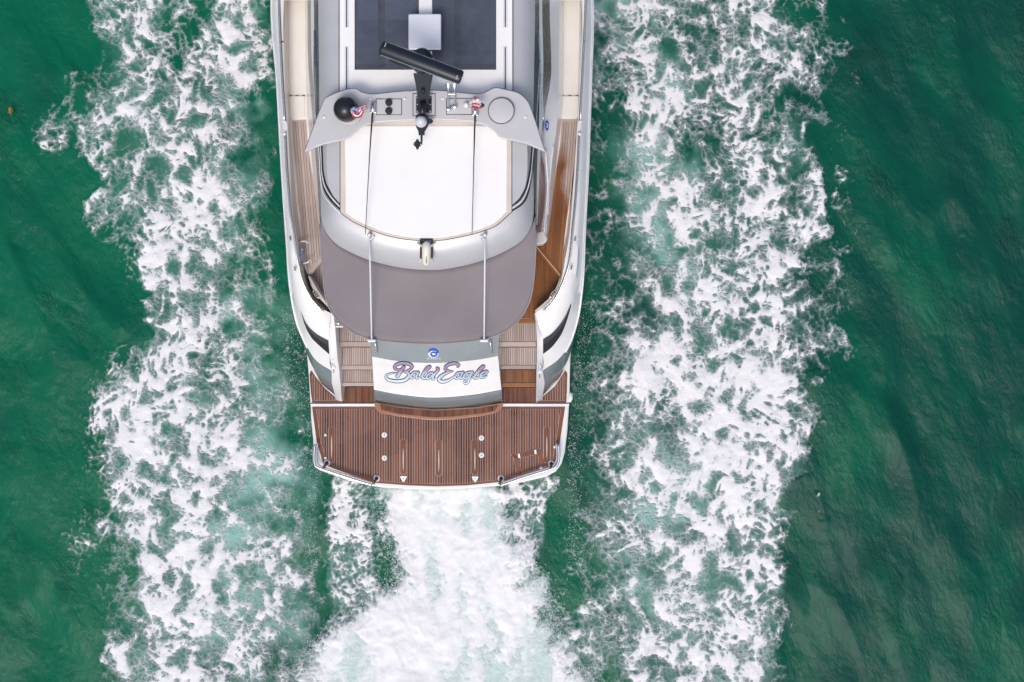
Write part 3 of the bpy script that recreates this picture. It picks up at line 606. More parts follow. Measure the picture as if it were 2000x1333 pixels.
MB().tube([at(*q) for q in cr([(1081,285,2.17),(1076,325,2.11),(1072.5,366,2.05),(1069.5,420,1.97)], 5)], .016, 8).build('coaming_bead', WHITE, Y, smooth=True)
plate('coaming_end', [(1048,455),(1062,448),(1068,462),(1069.5,470),(1060,477),(1048,479)], 2.0, .3, CREAM, Y, bevel=.03)
MB().tube([at(1050,446,2.06), at(1054,432,2.1), at(1057,443,2.07), at(1060,452,2.04)], .018, 8).build('wiper_arm', BLACK, Y, smooth=True)
# brand roundel on the starboard cabin side
c = at(1068, 245, 2.28)
def roundel(px_, py_, z, rx, ry, tilt):
    def sf(x, y, off): return at(x, y, z-(x-px_)*tilt+off)
    em_ = mesh('roundel', [sf(px_+rx*math.cos(a), py_+ry*math.sin(a), .02) for a in [2*math.pi*k/22 for k in range(22)]], [tuple(range(22))], BLUE, Y)
    v, f = ribbon([(px_-.4*rx,py_-.3*ry,.5),(px_,py_-.5*ry,1),(px_+.4*rx,py_,1),(px_,py_+.4*ry,1),(px_-.2*rx,py_,.6)], .9, sf, .026, '', None, None); mesh('roundel_mark', v, f, EMWHITE, em_)
roundel(1068.5, 246, 2.43, 3.6, 10, .010)
roundel(609, 239, 2.25, 2.2, 9, -.022)
# port side: seen much steeper
pA = [(618,-300,3.42),(620,0,3.42),(622,110,3.42),(624,200,3.40),(625,290,3.36),(627,380,3.30),(628,440,3.25)]
pB = [(611,-300,3.15),(613,0,3.15),(614.5,110,3.15),(617,190,3.12),(618,240,3.08),(622,330,3.0),(627,440,2.9)]
pC = [(605,-300,3.05),(607,0,3.05),(608.5,110,3.05),(612,170,3.02),(615,235,2.98),(620,300,2.92),(627,440,2.8)]
pD = [(598,-300,2.45),(600.5,0,2.45),(601.5,110,2.45),(606,180,2.45),(611,235,2.48),(616,300,2.3),(625,440,2.0)]
pE = [(596,-300,1.95),(597.5,0,1.95),(598,110,1.95),(600,190,1.95),(603,240,1.93),(613,345,1.90),(625,440,1.88)]
pF = [(594,-300,1.74),(596,0,1.74),(597,110,1.74),(599,190,1.74),(602,240,1.74),(612,345,1.74),(624,440,1.74)]
strip3('cabin_window', pA, pB, GLASS); strip3('window_mullion', pB, pC, WHITE); strip3('cabin_window', pC, pD, GLASS)
strip3('cabin_side', pD, pE, WHITE, bulge=.01); strip3('cabin_coaming', pE, pF, CREAM)
MB().tube([at(*q) for q in cr([(614,60,3.2),(613,140,3.2),(615,200,3.15),(618,260,3.1)], 5)], .012, 6).build('window_trim', CHROME, Y, smooth=True)
MB().tube([at(*q) for q in cr([(1052,60,3.2),(1056,140,3.15),(1059,200,3.1),(1061,236,3.05)], 5)], .014, 6).build('window_trim', CHROME, Y, smooth=True)
MB().tube([at(*q) for q in cr([(1054,120,3.2),(1050,190,3.2),(1046,250,3.2)], 5)], .012, 6).build('window_trim', CHROME, Y, smooth=True)
# cabin core closes the shell from behind
MB().prism([(at(x, y, 3.2).x, at(x, y, 3.2).y) for x, y in ((630,-300),(1036,-300),(1036,430),(960,470),(850,480),(720,470),(630,430))], 3.3, 1.3).build('cabin_core', WHITE, Y)
# ---- hardtop shell: rounded silver edge
edge = [(619,-320),(621,0),(623,150),(624.5,294),(626,380),(627.5,425),(633,446),(643,463),(660,479.5),(688,495),(715,506.5),(747,516),(793,525),(840,528),
        (875,525.5),(918,516.5),(949,507),(976,496.5),(1010,478),(1027,461.5),(1038,441),(1042,420),(1042.5,380),(1040.5,294),(1043,150),(1045.5,0),(1047,-320)]
ez = [3.50]*5+[3.46,3.44,3.42,3.40,3.38,3.36,3.35,3.34,3.34,3.34,3.35,3.36,3.38,3.40,3.42,3.44,3.46]+[3.50]*5
ring = cr([(x, y, z) for (x, y), z in zip(edge, ez)], 4)
def inset(r, d0, dz, cy_=250):
    """same outline drawn in by d0 px along its own normal and raised"""
    out = []
    for i, p in enumerate(r):
        a = r[max(i-1, 0)]; b = r[min(i+1, len(r)-1)]
        t = np.array([b[0]-a[0], b[1]-a[1]]); t = t/(np.hypot(*t) or 1); n_ = np.array([t[1], -t[0]])
        out.append((p[0]+n_[0]*d0, p[1]+n_[1]*d0, p[2]+dz))
    return out
should = [(661,-320),(661,0),(661,150),(661,294),(661,380),(662,405),(664,412),(669,418),(681,427),(700,437.5),(722,448),(750,458.5),(795,467.5),(840,470.5),
          (873,468),(912,459.5),(938,451),(962,441),(985,428),(996,418),(1001,411),(1003,400),(1004,380),(1004,294),(1004,150),(1004,0),(1004,-320)]
sring = cr([(x, y, 3.722) for x, y in should], 4)
hr = [[at(*q) for q in inset(ring, 2.5, -.14)], [at(*q) for q in inset(ring, .6, -.07)]]
for t in (0, .03, .08, .15, .24, .36, .52, .72, 1):
    g_ = 1-(1-t)**2.1
    hr.append([at(p[0]*(1-t)+q[0]*t, p[1]*(1-t)+q[1]*t, p[2]*(1-g_)+q[2]*g_) for p, q in zip(ring, sring)])
def roof_z(x, y):
    t = min(1, max(0, min(x-623, 1044-x)/38.0)); return 3.50+.222*(1-(1-t)**2.1)
ht = loft('hardtop', hr, SILVER, Y, autos=180)
top = hr[-1]; nt_ = len(top)
v = list(top); f = []
for i in range(nt_//2): 
    j = nt_-1-i
    if i+1 < j-1: f.append((i, i+1, j-1, j))
mesh('hardtop_top', v, f, SILVER, Y, smooth=True)
# panel seams: white forward panel with the sunroof, white aft hatch with a cream surround
ZT = 3.735
fp = plate('roof_panel', [(663,-300),(1001,-300),(1001,236),(663,236)], ZT+.02, .06, ROOFWHITE, Y, bevel=.012)
plate('roof_seam', [(661.5,-300),(1002.5,-300),(1002.5,238),(661.5,238)], ZT+.004, .03, BLACKMATT, Y)
sr = plate('sunroof_well', [(692.5,-200),(969,-200),(969,136.5),(692.5,136.5)], ZT+.027, .04, DARKGREY, Y, bevel=.003)
for x0, x1, bars in ((694.5,817.5,((738,752),)), (844.5,967.5,((887,901),))):
    pane = plate('sunroof_pane', [(x0,-200),(x1,-200),(x1,135),(x0,135)], ZT+.048, .006, ROOFGLASS, sr, bevel=0)
    plate('blind', [(x0+.5,-198),(x1-.5,-198),(x1-.5,134),(x0+.5,134)], ZT+.0335, .004, BLIND, pane)
    if x0 < 700: plate('blind_open', [(x0+5,-198),(x1-5,-198),(x1-5,39),(x0+5,39)], ZT+.036, .002, BLINDL, pane)
    for b0, b1 in bars: plate('roof_beam', [(b0,-198),(b1,-198),(b1,132),(b0,132)], ZT+.0395, .003, BLINDD, pane)
    plate('roof_beam', [(x0+.5,125),(x1-.5,125),(x1-.5,134.5),(x0+.5,134.5)], ZT+.0395, .003, BLINDD, pane)
plate('sunroof_divider', [(818,-200),(844,-200),(844,150),(818,150)], ZT+.062, .04, ROOFWHITE, Y, bevel=.008)
for x0, side in ((672.5, 0), (982.5, 1)):
    for y0, y1 in ((-120,54.5),(91.5,176)):
        sl_ = plate('roof_rail_slot', [(x0,y0),(x0+8.5,y0),(x0+8.5,y1),(x0,y1)], ZT+.030, .02, EMWHITE, Y, bevel=.004)
        plate('slot_groove', [(x0+3.3,y0+1),(x0+5.4,y0+1),(x0+5.4,y1-1),(x0+3.3,y1-1)], ZT+.034, .02, simple('slot_dark', (.02, .04, .06), .2), sl_)
# aft hatch
arc = [(675,415),(692,427),(713,438),(738,448.5),(764,457),(793,462.5),(830,465.5),(860,464.5),(889,459.5),(922,452),(948,443.5),(967,434.5),(990,413)]
arc = cr(arc, 4)
surround = [(664.5,225),(999.5,225),(999.5,414)]+[(835+(x-835)*1.03, y+4.6) for x, y in reversed(arc)]+[(664.5,414)]
plate('hatch_seam', [(832+(x-832)*1.006, 330+(y-330)*1.008) for x, y in surround], ZT+.008, .10, BLACKMATT, Y)
su = plate('hatch_surround', surround, ZT+.018, .10, BEIGE, Y, bevel=.012)
plate('roof_hatch', [(673,246),(991,246)]+list(reversed(arc)), ZT+.030, .05, WHITE_MATT, Y, bevel=.012)
# side cheeks aft of the arch: raised silver panel and two rubber seams
ckl = [(665,262),(638,268),(637,300),(637.5,330),(640,358),(647,377),(657,391),(667,402)]
ckr = [(999,262),(1030,268),(1031,300),(1030.5,335),(1027,362),(1019,380),(1011,391),(999.5,402)]
for ck in (ckl, ckr): plate('roof_cheek', cr(ck[1:], 4)+[ck[0]], ZT+.006, .16, SILVER, Y, bevel=.03)
for pts in ([(627.5,270),(629,300),(630.5,335),(635,357),(639.5,367),(648,380.5),(658,393),(668,404)], [(624.5,276),(626,305),(628.5,345),(635,373),(648,393),(668,413)],
            [(1041,270),(1038.5,300),(1036,330),(1031,356),(1025.5,373),(1015,390.5),(999,403)], [(1043.5,276),(1041,310),(1036.5,352),(1029.5,383),(1019,399.5),(999,413)]):
    c3 = [at(x, y, roof_z(x, y)) for x, y in cr(pts, 5)]
    MB().tube([q+Vector((0, 0, .006)) for q in c3], .013, 6).build('roof_seam', BLACKMATT, Y, smooth=True)
for pts in ([(626,272),(627.5,303),(629.5,340),(635,365),(647.5,386),(668,408.5)], [(622.5,280),(624.5,310),(626.5,350),(632,378),(646,398),(666,418)], [(1042.2,272),(1039.8,305),(1036,342),(1030,370),(1017.5,394),(999,408)]):
    c3 = [at(x, y, roof_z(x, y)) for x, y in cr(pts, 5)]
    MB().tube([q+Vector((0, 0, .004)) for q in c3], .014, 6).build('roof_bead', WHITE, Y, smooth=True)
# ---- awning
nA = 33
upc = [(627,418),(630,440),(641,461),(657,478),(688,495),(715.5,506.5),(747,515.5),(793.5,524.5),(840,527.5),(875,525),(918,516),(949,507),(976.5,496.5),(1011.6,477),(1027,461.5),(1040,440),(1047,418)]
loc_ = [(624,440),(626,479),(630,528),(635.5,580),(649,613.6),(672.6,639),(696,653.6),(719.5,661.5),(774,668.8),(840,672),(898.5,669),(949,662),(976.5,652.6),(996,642),(1015.5,624),(1031,598),(1039,572.6),(1043.5,537.5),(1046.5,489),(1048.5,452)]
def resamp(p, n):
    p = np.array(cr(p, 8)); dd = np.r_[0, np.cumsum(np.hypot(*np.diff(p[:, :2], axis=0).T))]; t = np.linspace(0, dd[-1], n)
    return np.c_[np.interp(t, dd, p[:, 0]), np.interp(t, dd, p[:, 1])]
U = resamp(upc, nA); Lw = resamp(loc_, nA)
rows_ = []
for k in range(13):
    t = k/12; r_ = []
    for i in range(nA):
        x, y = U[i]*(1-t)+Lw[i]*t
        edge_d = abs(i-(nA-1)/2)/((nA-1)/2)
        z = 3.33-.34*max(0, (y-430)/240)-.03*math.sin(math.pi*t)*(1-edge_d**2)-.05*edge_d**6*t
        r_.append(at(x, y, z))
    rows_.append(r_)
aw = loft('awning', rows_, FABRIC, Y, autos=180)
sd = aw.modifiers.new('thick', 'SOLIDIFY'); sd.thickness = .012; sd.offset = -1
hemp = [q+Vector((0, 0, .0)) for q in rows_[-1]]
MB().tube(hemp, .011, 6).build('awning_hem', simple('hem_grey', (.33, .30, .32), .8), aw, smooth=True)
# poles that spread the awning
for (a, b), sg in ((((721.5,459),(726,664)), 1), (((947.5,459),(945.5,664)), -1)):
    A = at(*a, 3.78); B = at(*b, 3.07)
    po = MB().tube([A, (A*2+B)/3, (A+B*2)/3, B], .0125, 10).build('awning_pole', EMWHITE, Y, smooth=True)
    MB().lathe([(.03, -.06), (.03, .02), (.02, .035), (.001, .036)], A, 12).build('pole_fitting', CHROME, po, smooth=True)
    h = at(a[0]+sg*7.5, a[1]+4, 3.75)
    MB().tube([A+Vector((0, -.04, 0)), A+Vector((sg*.04, -.09, -.01)), h+Vector((0, -.02, 0)), h], .008, 6).build('pole_hook', CHROME, po, smooth=True)
    MB().lathe([(.018, -.02), (.018, .012), (.001, .014)], h, 10).build('hook_button', EMWHITE, po)
    MB().tube([B+Vector((0, .09, .02)), B+Vector((0, .02, 0)), B+Vector((0, -.015, 0))], [.012, .02, .02], 8).build('pole_tip', CHROME, po)
    MB().box(B.x-.065, B.x+.065, B.y-.038, B.y+.006, B.z-.03, B.z+.02).build('pole_foot', WHITE, po, bevel=.012)
# ivory life light on its bracket
cz = 3.75
br = MB()
for quad in ([(820.5,467.5),(845.5,467.5),(845.5,470),(820.5,470)], [(820.5,469),(823.5,469),(823.5,505),(820.5,505)], [(842.5,469),(845.5,469),(845.5,505),(842.5,505)]):
    br.prism([(p.x, p.y) for p in P(quad, cz)], cz+.03, cz-.05)
brk = br.build('light_bracket', BLACK, Y)
plate('bracket_plate', [(822,469),(844,469),(844,482),(822,482)], cz+.012, .05, simple('bracket_grey', (.35, .35, .39), .4), brk)
MB().tube([at(823,473,cz+.03), at(833,473,cz+.045), at(839,478,cz+.045)], .012, 6).build('cable', BLACK, brk, smooth=True)
A = at(833,484,cz+.08); B = at(832.5,511,cz-.02); body = []
MB().tube([A+Vector((0, .092, 0)), A+Vector((0, .085, 0)), A+Vector((0, .055, 0)), A, B, B+Vector((0, -.035, 0)), B+Vector((0, -.06, 0)), B+Vector((0, -.068, 0))], [.01, .03, .06, .07, .069, .056, .028, .008], 16).build('canister', PILLWHITE, Y, smooth=True)
plate('canister_mark', [(831.9,501),(832.9,501),(832.9,515),(831.9,515)], cz+.09, .03, DARKGREY, brk)
for a, b in (((815,475.5),(824,481)), ((850,475),(842,481)), ((818,511),(824,508)), ((847,511),(841,508))):
    MB().tube([at(*a, cz), at(*b, cz+.06)], [.012, .02], 8).build('strap_lug', PILLWHITE, brk)
# ---- equipment arch
wing = [(594,298),(613,246),(628,207),(637,191),(664,179),(691,172.8),(707,180),(727,184),(756,181),(790,178),(840,176),(874,178),(907,182),(930,183.4),(946,181),(966,171.5),(984,174.4),(1011,181),
        (1027,193.5),(1036,209),(1051.5,254),(1065,297),(1042.5,287),(1020,278),(979.5,269.5),(966,256.5),(948,245),(925.5,238.8),(885,235),(840,233.5),(812,234),(745,238.5),(718,243),(698,254),(677.5,271),(632,282)]
ZW = 4.10
wing = cr(wing[1:21], 3)[:-1]+[wing[20]]+cr(wing[21:]+[wing[0]], 3)
wz = lambda x: ZW-.0016*max(0, abs(x-830)-150)
wm = MB(); wp = [at(x, y, wz(x)) for x, y in wing]
wm.prism([(p.x, p.y, p.z) for p in wp], ZW, ZW-.07)
arch = wm.build('equipment_arch', WINGGREY, Y, bevel=.015, seg=3)
arch_seam = [at(x, y, wz(x)-.055) for x, y in wing]
MB().tube(arch_seam+[arch_seam[0]], .005, 5).build('arch_gasket', simple('gasket', (.2, .2, .22), .6), arch)
for x0, x1 in ((668,700),(965,997)):
    MB().prism([(p.x, p.y) for p in P([(x0,190),(x1,190),(x1,236),(x0,236)], 3.9)], 4.05, 3.72).build('arch_leg', WINGGREY, arch)
MB().prism([(p.x, p.y) for p in P([(745,190),(920,190),(920,228),(745,228)], 3.9)], 4.05, 3.72).build('arch_leg', WINGGREY, arch)
def panel_frame(x0, x1, y0, y1):
    ou = plate('lid_gap', [(x0,y0),(x1,y0),(x1,y1),(x0,y1)], ZW+.003, .01, BLACKMATT, arch, bevel=.0)
    return plate('service_lid', [(x0+1.3,y0+1.3),(x1-1.3,y0+1.3),(x1-1.3,y1-1.3),(x0+1.3,y1-1.3)], ZW+.006, .01, WINGGREY, arch, bevel=.002)
panel_frame(734,785,193,225); panel_frame(871.5,922.5,192,224.5); panel_frame(806,850.5,182.5,227)
for px_, py_ in ((632.5,229),(724,193.5),(790,193),(864,193),(931,191.5),(1026,229)):
    MB().lathe([(.021, -.01), (.021, .006), (.014, .011), (.001, .012)], at(px_, py_, wz(px_)), 12).build('arch_light', WHITE, arch, smooth=True)
# flush round lid to starboard, black dome to port
c = at(979,217,ZW-.004); q = 25.8/s_(ZW)
MB().lathe([(q, 0), (q, .008), (.001, .008)], c, 40).build('lid_gap', BLACKMATT, arch)
MB().lathe([(q*.945, 0), (q*.945, .010), (q*.93, .011), (.001, .011)], c, 40).build('round_lid', WINGGREY, arch, smooth=True, autos=30)
c = at(682.5,219,ZW-.004); q = 26/s_(ZW)
MB().lathe([(q, 0), (q, .012), (q*.93, .016), (.001, .016)], c, 40).build('dome_base', WINGGREY, arch, smooth=True, autos=30)
MB().lathe([(q*1.0, -.002), (q*1.0, .009), (.001, .009)], Vector((c.x, c.y, c.z)), 40).build('lid_gap', BLACKMATT, arch)
c = at(678,217,ZW+.02); q = 24.6/s_(ZW+.15)
MB().lathe([(q*.9, -.02), (q*.98, .05), (q, .10), (q*.96, .16), (q*.85, .215), (q*.68, .255), (q*.45, .285), (q*.22, .298), (.001, .302)], c, 40).build('antenna_dome', BLACK, arch, smooth=True)
for py_ in (201,217.5):
    MB().lathe([(.052, -.01), (.052, .03), (.046, .042), (.03, .046), (.001, .044)], at(759.5, py_, ZW+.01), 20).build('speaker_cap', BLACKMATT, arch, smooth=True, autos=40)
MB().lathe([(.04, -.01), (.04, .06), (.034, .09), (.018, .108), (.001, .112)], at(911,207,ZW+.01), 20).build('gps_puck', WHITE, arch, smooth=True)
# whip aerials lying aft
for base, tip in (((728,212),(713.5,458)), ((928,217),(922,457))):
    A = at(*base, ZW+.10); B = at(*tip, 3.85)
    MB().box(A.x-.045, A.x+.045, A.y-.06, A.y+.10, ZW+.0, ZW+.05).build('aerial_base', CHROME, arch, bevel=.008)
    ra = MB().tube([A+Vector((0, .06, .0)), A, A*.6+B*.4+Vector((0, 0, .04)), B], [.020, .015, .008, .005], 8).build('whip_aerial', BLACK, Y, smooth=True)
    MB().tube([A+Vector((0, .07, -.03)), A+Vector((0, .02, .0)), A+Vector((0, -.06, .0))], .03, 8).build('aerial_ferrule', CHROME, ra, smooth=True)
# twin trumpet horn
for (x0, y0, y1) in ((875.5,165,213),(888,165,208)):
    pts = [at(x0+.4, y1, ZW+.07), at(x0, y1-15, ZW+.08), at(x0, 183, ZW+.09), at(x0, 177, ZW+.09), at(x0, 172, ZW+.09), at(x0, 168, ZW+.09), at(x0, 165, ZW+.09)]
    hn = MB().tube(pts, [.011, .012, .013, .016, .022, .033, .048], 16, cap=False).build('horn_trumpet', CHROME, Y, smooth=True)
    e = at(x0+.4, y1, ZW+.07); MB().lathe([(.034, -.05), (.034, .012), (.02, .022), (.001, .022)], e, 12).build('horn_driver', CHROME, hn, smooth=True, autos=40)
MB().tube([at(876,184.5,ZW+.09), at(888,184.5,ZW+.09)], .013, 8).build('horn_brace', BRONZE, arch)
MB().tube([at(879,213,ZW+.04), at(883,209,ZW+.06), at(888,206,ZW+.05)], .016, 8).build('horn_pipe', BRONZE, arch, smooth=True)
# flat square satellite aerial on the divider
sa = plate('flat_aerial', [(797.5,27),(861.5,27),(861.5,97),(797.5,97)], 4.06, .05, simple('aerial_white', (.74, .76, .82), .35, noise=.03), Y, bevel=.022, seg=3)
plate('aerial_tray', [(800,30),(859,30),(859,99.5),(800,99.5)], 4.0, .04, BLACK, sa)
MB().tube([at(829,62,3.76), at(829,62,4.0)], .05, 12).build('aerial_post', EMWHITE, sa)
# ---- radar mast: raked plate, gearbox, open array
mast = MB(); mp_ = [(807,143,4.62),(846,143,4.62),(841,170,4.45),(838.5,187,4.32),(837,205,4.24),(817,205,4.24),(815,187,4.32),(812.5,170,4.45)]
v = [at(*p) for p in mp_]; v2 = [q+Vector((0, .012, -.06)) for q in v]; n = 8
mast.add(v+v2, [tuple(range(n)), tuple(range(2*n-1, n-1, -1))]+[(i, i+n, (i+1) % n+n, (i+1) % n) for i in range(n)])
NB = simple('mast_paint', (.018, .026, .036), .3, noise=.2)
rm = mast.build('radar_mast', NB, Y, bevel=.012)
MB().tube([at(826.5,174,4.445), at(826.5,183,4.395)], .028, 10).build('mast_slot', BLACKMATT, rm, smooth=True)
plate('mast_plate', [(812.5,188.5),(843,188.5),(843,220),(812.5,220)], ZW+.03, .03, NB, rm, bevel=.006)
for bx in (815,840.5):
    for by in (191,204.5,217.5):
        MB().lathe([(.011, 0), (.011, .008), (.001, .009)], at(bx, by, ZW+.03), 8).build('bolt', CHROME, rm)
for bx in (813,839.5): MB().lathe([(.013, 0), (.013, .012), (.001, .013)], at(bx, 145, 4.625), 8).build('bolt', CHROME, rm)
c = at(826,122,4.60); q = 20.5/s_(4.7)
gb = MB().lathe([(q*.9, -.05), (q*1.02, .0), (q*1.05, .08), (q*1.0, .15), (q*.8, .20), (q*.3, .22), (.001, .22)], c, 28).build('radar_gearbox', BLACK, rm, smooth=True, autos=50)
for v_ in gb.data.vertices: v_.co.y = c.y+(v_.co.y-c.y)*1.12
MB().lathe([(q*1.12, -.075), (q*1.12, -.05), (.001, -.05)], c, 28).build('gearbox_flange', CHROME, rm)
# array bar: flat oval section
A = at(744,93,5.0); B = at(902,152.5,5.0); u = (B-A).normalized(); w = Vector((-u.y, u.x, 0)); arr = MB()
sec = [(.100, .0), (.092, .035), (.055, .062), (0, .070), (-.055, .058), (-.088, .03), (-.100, -.01), (-.06, -.04), (.06, -.04)]
stn = [(0, .80), (.012, .97), (.03, 1), (.97, 1), (.988, .97), (1, .80)]; v = []; f = []; ns = len(sec)
for t, k in stn:
    p = A*(1-t)+B*t
    for a, b in sec: v.append(p+w*a*k+Vector((0, 0, b*k)))
for i in range(len(stn)-1):
    for k in range(ns): f.append((i*ns+k, i*ns+(k+1) % ns, (i+1)*ns+(k+1) % ns, (i+1)*ns+k))
f += [tuple(range(ns-1, -1, -1)), tuple((len(stn)-1)*ns+k for k in range(ns))]
ra = mesh('radar_array', v, f, simple('array_paint', (.012, .018, .028), .34, noise=.2), rm, smooth=True, autos=50)
pA_ = A*.86+B*.14; pB_ = A*.62+B*.38
MB().tube([pA_-w*.118+Vector((0, 0, -.03)), pB_-w*.118+Vector((0, 0, -.03))], .02, 6).build('array_fin', BLACKMATT, ra)
MB().tube([A*.97+B*.03-w*.101+Vector((0, 0, .0)), A*.03+B*.97-w*.101+Vector((0, 0, .0))], .006, 6).build('array_seam', CHROME, ra)
MB().tube([A*.97+B*.03+w*.102, A*.03+B*.97+w*.102], .004, 6).build('array_seam', CHROME, ra)
for t in (.05, .95):
    p = A*(1-t)+B*t
    for k in (.045, .012) if t < .5 else (-.03, -.062): MB().tube([p+w*k+Vector((0, 0, .072)), p+w*(k+.022)+Vector((0, 0, .072))], .006, 6).build('array_mark', WHITE, ra)
MB().tube([c+Vector((0, 0, .2)), Vector((c.x, c.y, 4.98))], .07, 14).build('array_hub', BLACK, rm)
# lower bracket with all-round light and the small aft light
MB().tube([at(826,200,4.27), at(825.5,215,4.25), at(824.5,228,4.24)], [.05, .046, .042], 14).build('mast_tube', BLACK, rm, smooth=True)
bk = [(812,226),(817,222),(829,221),(835,226),(838,232),(843,232.5),(846.5,236.5),(843.5,241.5),(838,242),(834,250),(829.5,257),(829,264.5),(817.5,264.5),(817,257),(812.5,248),(811,237)]
bkp = plate('light_plate', bk, 4.25, .03, NB, rm, bevel=.008)
c = at(822.7,238.5,4.25); q = 11.5/s_(4.3)
MB().lathe([(q, 0), (q, .03), (q*.9, .05), (q*.85, .052), (q*.8, .085), (q*.6, .115), (q*.3, .13), (.001, .133)], c, 28).build('all_round_light', simple('lens', (.62, .64, .68), .12), rm, smooth=True, autos=40)
MB().tube([at(823.5,262,4.23), at(823.5,275,4.2), at(822.5,283,4.18)], .016, 8).build('light_stalk', BLACK, rm, smooth=True)
kn = [(815+(7.2+1.5*math.cos(4*a))*math.cos(a)*.95, 281.5+(7.2+1.5*math.cos(4*a))*math.sin(a)*1.25) for a in [2*math.pi*k/32 for k in range(32)]]
kp = plate('stern_light', kn, 4.2, .05, NB, rm, bevel=.01)
for dx, dy in ((0,-9),(7,1),(-6.5,0)): MB().lathe([(.011, 0), (.011, .008), (.001, .009)], at(815+dx, 281.5+dy, 4.2), 8).build('bolt', CHROME, kp)
# ---------------------------------------------------------------- FLAGS
def cloth(name, base, rows, mats, z):
    pass
def flag_mesh(name, spine, width, z0, mats, bands, label, canton=None):
    """a cloth strip that follows a spine (photo px), folded across; bands choose the material per lengthwise stripe"""
    c = cr(spine, 7); v = []; f = []; mi = []; nb_ = len(bands); n_ = len(c)
    for i, p in enumerate(c):
        q0, q1 = c[max(i-1, 0)], c[min(i+1, n_-1)]; t = np.array([q1[0]-q0[0], q1[1]-q0[1]]); t = t/(np.hypot(*t) or 1); nn = np.array([-t[1], t[0]])
        w_ = width*(p[2] if len(p) > 2 else 1)
        for k in range(nb_+1):
            s = (k/nb_-.5)*2; z = z0+.03*math.sin(i*.55+s*2)+.02*math.cos(s*5+i*.3)
            v.append(at(p[0]+nn[0]*w_*s, p[1]+nn[1]*w_*s, z))
    for i in range(n_-1):
        for k in range(nb_):
            f.append((i*(nb_+1)+k, i*(nb_+1)+k+1, (i+1)*(nb_+1)+k+1, (i+1)*(nb_+1)+k))
            m_ = bands[k]
            if canton and canton[0] <= i/(n_-1) <= canton[1] and k < nb_*canton[2]: m_ = 2
            mi.append(m_)
    me = bpy.data.meshes.new(name); me.from_pydata([tuple(q) for q in v], [], f); me.update()
    for m_ in mats: me.materials.append(m_)
    for p_, m_ in zip(me.polygons, mi): p_.material_index = m_; p_.use_smooth = True
    o = bpy.data.objects.new(name, me); COL.objects.link(o)
    sd_ = o.modifiers.new('thick', 'SOLIDIFY'); sd_.thickness = .004
    return tag(o, label, 'flag')
flag_mesh('striped_flag', [(690,224,.55),(692,217,1.0),(697,221,1.25),(702,217,1.0),(706,211.5,.62),(711,210,.5),(717,207,.42)], 8.6, 4.40, [RED, FWHITE, FBLUE], [0,1,0,1,0,1,0],
          'small red and white striped flag with blue corner curled against the black dome', (0.08, .42, .45))
fl2 = flag_mesh('folded_flag', [(919,206,.55),(924,203,1.1),(929,203,1.25),(934,204.5,1.0),(939,207,.7),(942,207.5,.45)], 9.0, 4.40, [PINK, FWHITE, FBLUE], [1,1,1,0,1,0,0],
          'small pink and white flag bunched beside the right aerial base')
MB().tube([at(940,206,4.40), at(945.5,206.5,4.41)], [.035, .025], 10).build('flag_tip', BLACK, fl2)
MB().tube([at(922,196,4.34), at(927,193,4.37), at(932,195,4.37), at(936,199,4.35)], [.02, .035, .035, .015], 8).build('flag_roll', PINK, fl2, smooth=True)
MB().tube([at(919,204,4.33), at(920,212,4.32)], .006, 6).build('flag_cord', BRONZE, fl2)
# ---------------------------------------------------------------- WATER FIELDS
SW = F_PX/CAM_H                      # photo pixels per metre on the water (104)
# foam cover 0..9 on a 50 px lattice, columns x=0..2000, rows y=0..1300
FOAM_L = """0001678538630 0001677448630 0000575358730 0012486478630 0024697764100 0045668776100 0013567864200 0001566874300 0004677875310 0001357875300 0000017875300 0000037864310 0000025863300 0000018864400 0000047855300 0000478866520 0000688887520 0000587788520 0000488688750 0000288786340 0000277765441 0000258874443 0000348987654 0000247876543 0000257876443 0000367787433 0000178866544""".split()
FOAM_R = """057766556440 036755558531 016756667533 033777675620 033786675420 022674554640 022674567710 033776766560 043787676570 033478676670 022448677642 013468877533 014488878753 014687768654 012887778542 014987878610 016767888630 017767887710 016679998710 016789988400 026778798400 036778989200 023679999300 023668998300 343687887400 555877898200 943778888200""".split()
MILK_L = """0000000000500 0000000001500 0000000014600 0000000036710 0000000257510 0000000146410 0000000024300 0000000135300
0000000125200 0000000013100 0000000024200 0000000025310 0000000024330 0000000024420 0000000024420 0000000013430
0000000012421 0000001112632 0000001012763 0000001015764 0000000136543 0000000147532 0000000136322 0000000024433
0000000246533 0000000147643 0000000012332""".split()
MILK_R = """067410000000 056520000000 045730000000 034762000000 002873000000 002763000000 003764000000 003765000000 002674000000 001576000000 000364000000 000245000000 000344000000 000343000000 000343000000 000333000000 001534300000 000645310000 001656420000 001666310000 001676310000 002455310000 002445310000 003644310000 002555310000 002444310000 001343210000""".split()
def _grid(L, R):
    g = np.zeros((27, 41))
    for i in range(27):
        g[i, :13] = [int(c) for c in L[i]]
        g[i, 22:34] = [int(c) for c in R[i]]
    return g/9.0
LEFT_EDGE = [(165,-300),(165,0),(169,44),(189,84),(175,135),(112,152),(84,202),(72,260),(110,280),(162,297),(189,338),(205,358),(162,388),(149,437),
 (189,460),(233,487),(282,494),(260,514),(260,538),(280,565),(300,575),(264,588),(283,640),(292,663),(243,690),(240,715),(216,727),(189,754),
 (180,790),(192,811),(196,855),(216,890),(211,921),(187,962),(170,1012),(183,1077),(190,1145),(204,1206),(197,1271),(224,1333),(220,1700)]
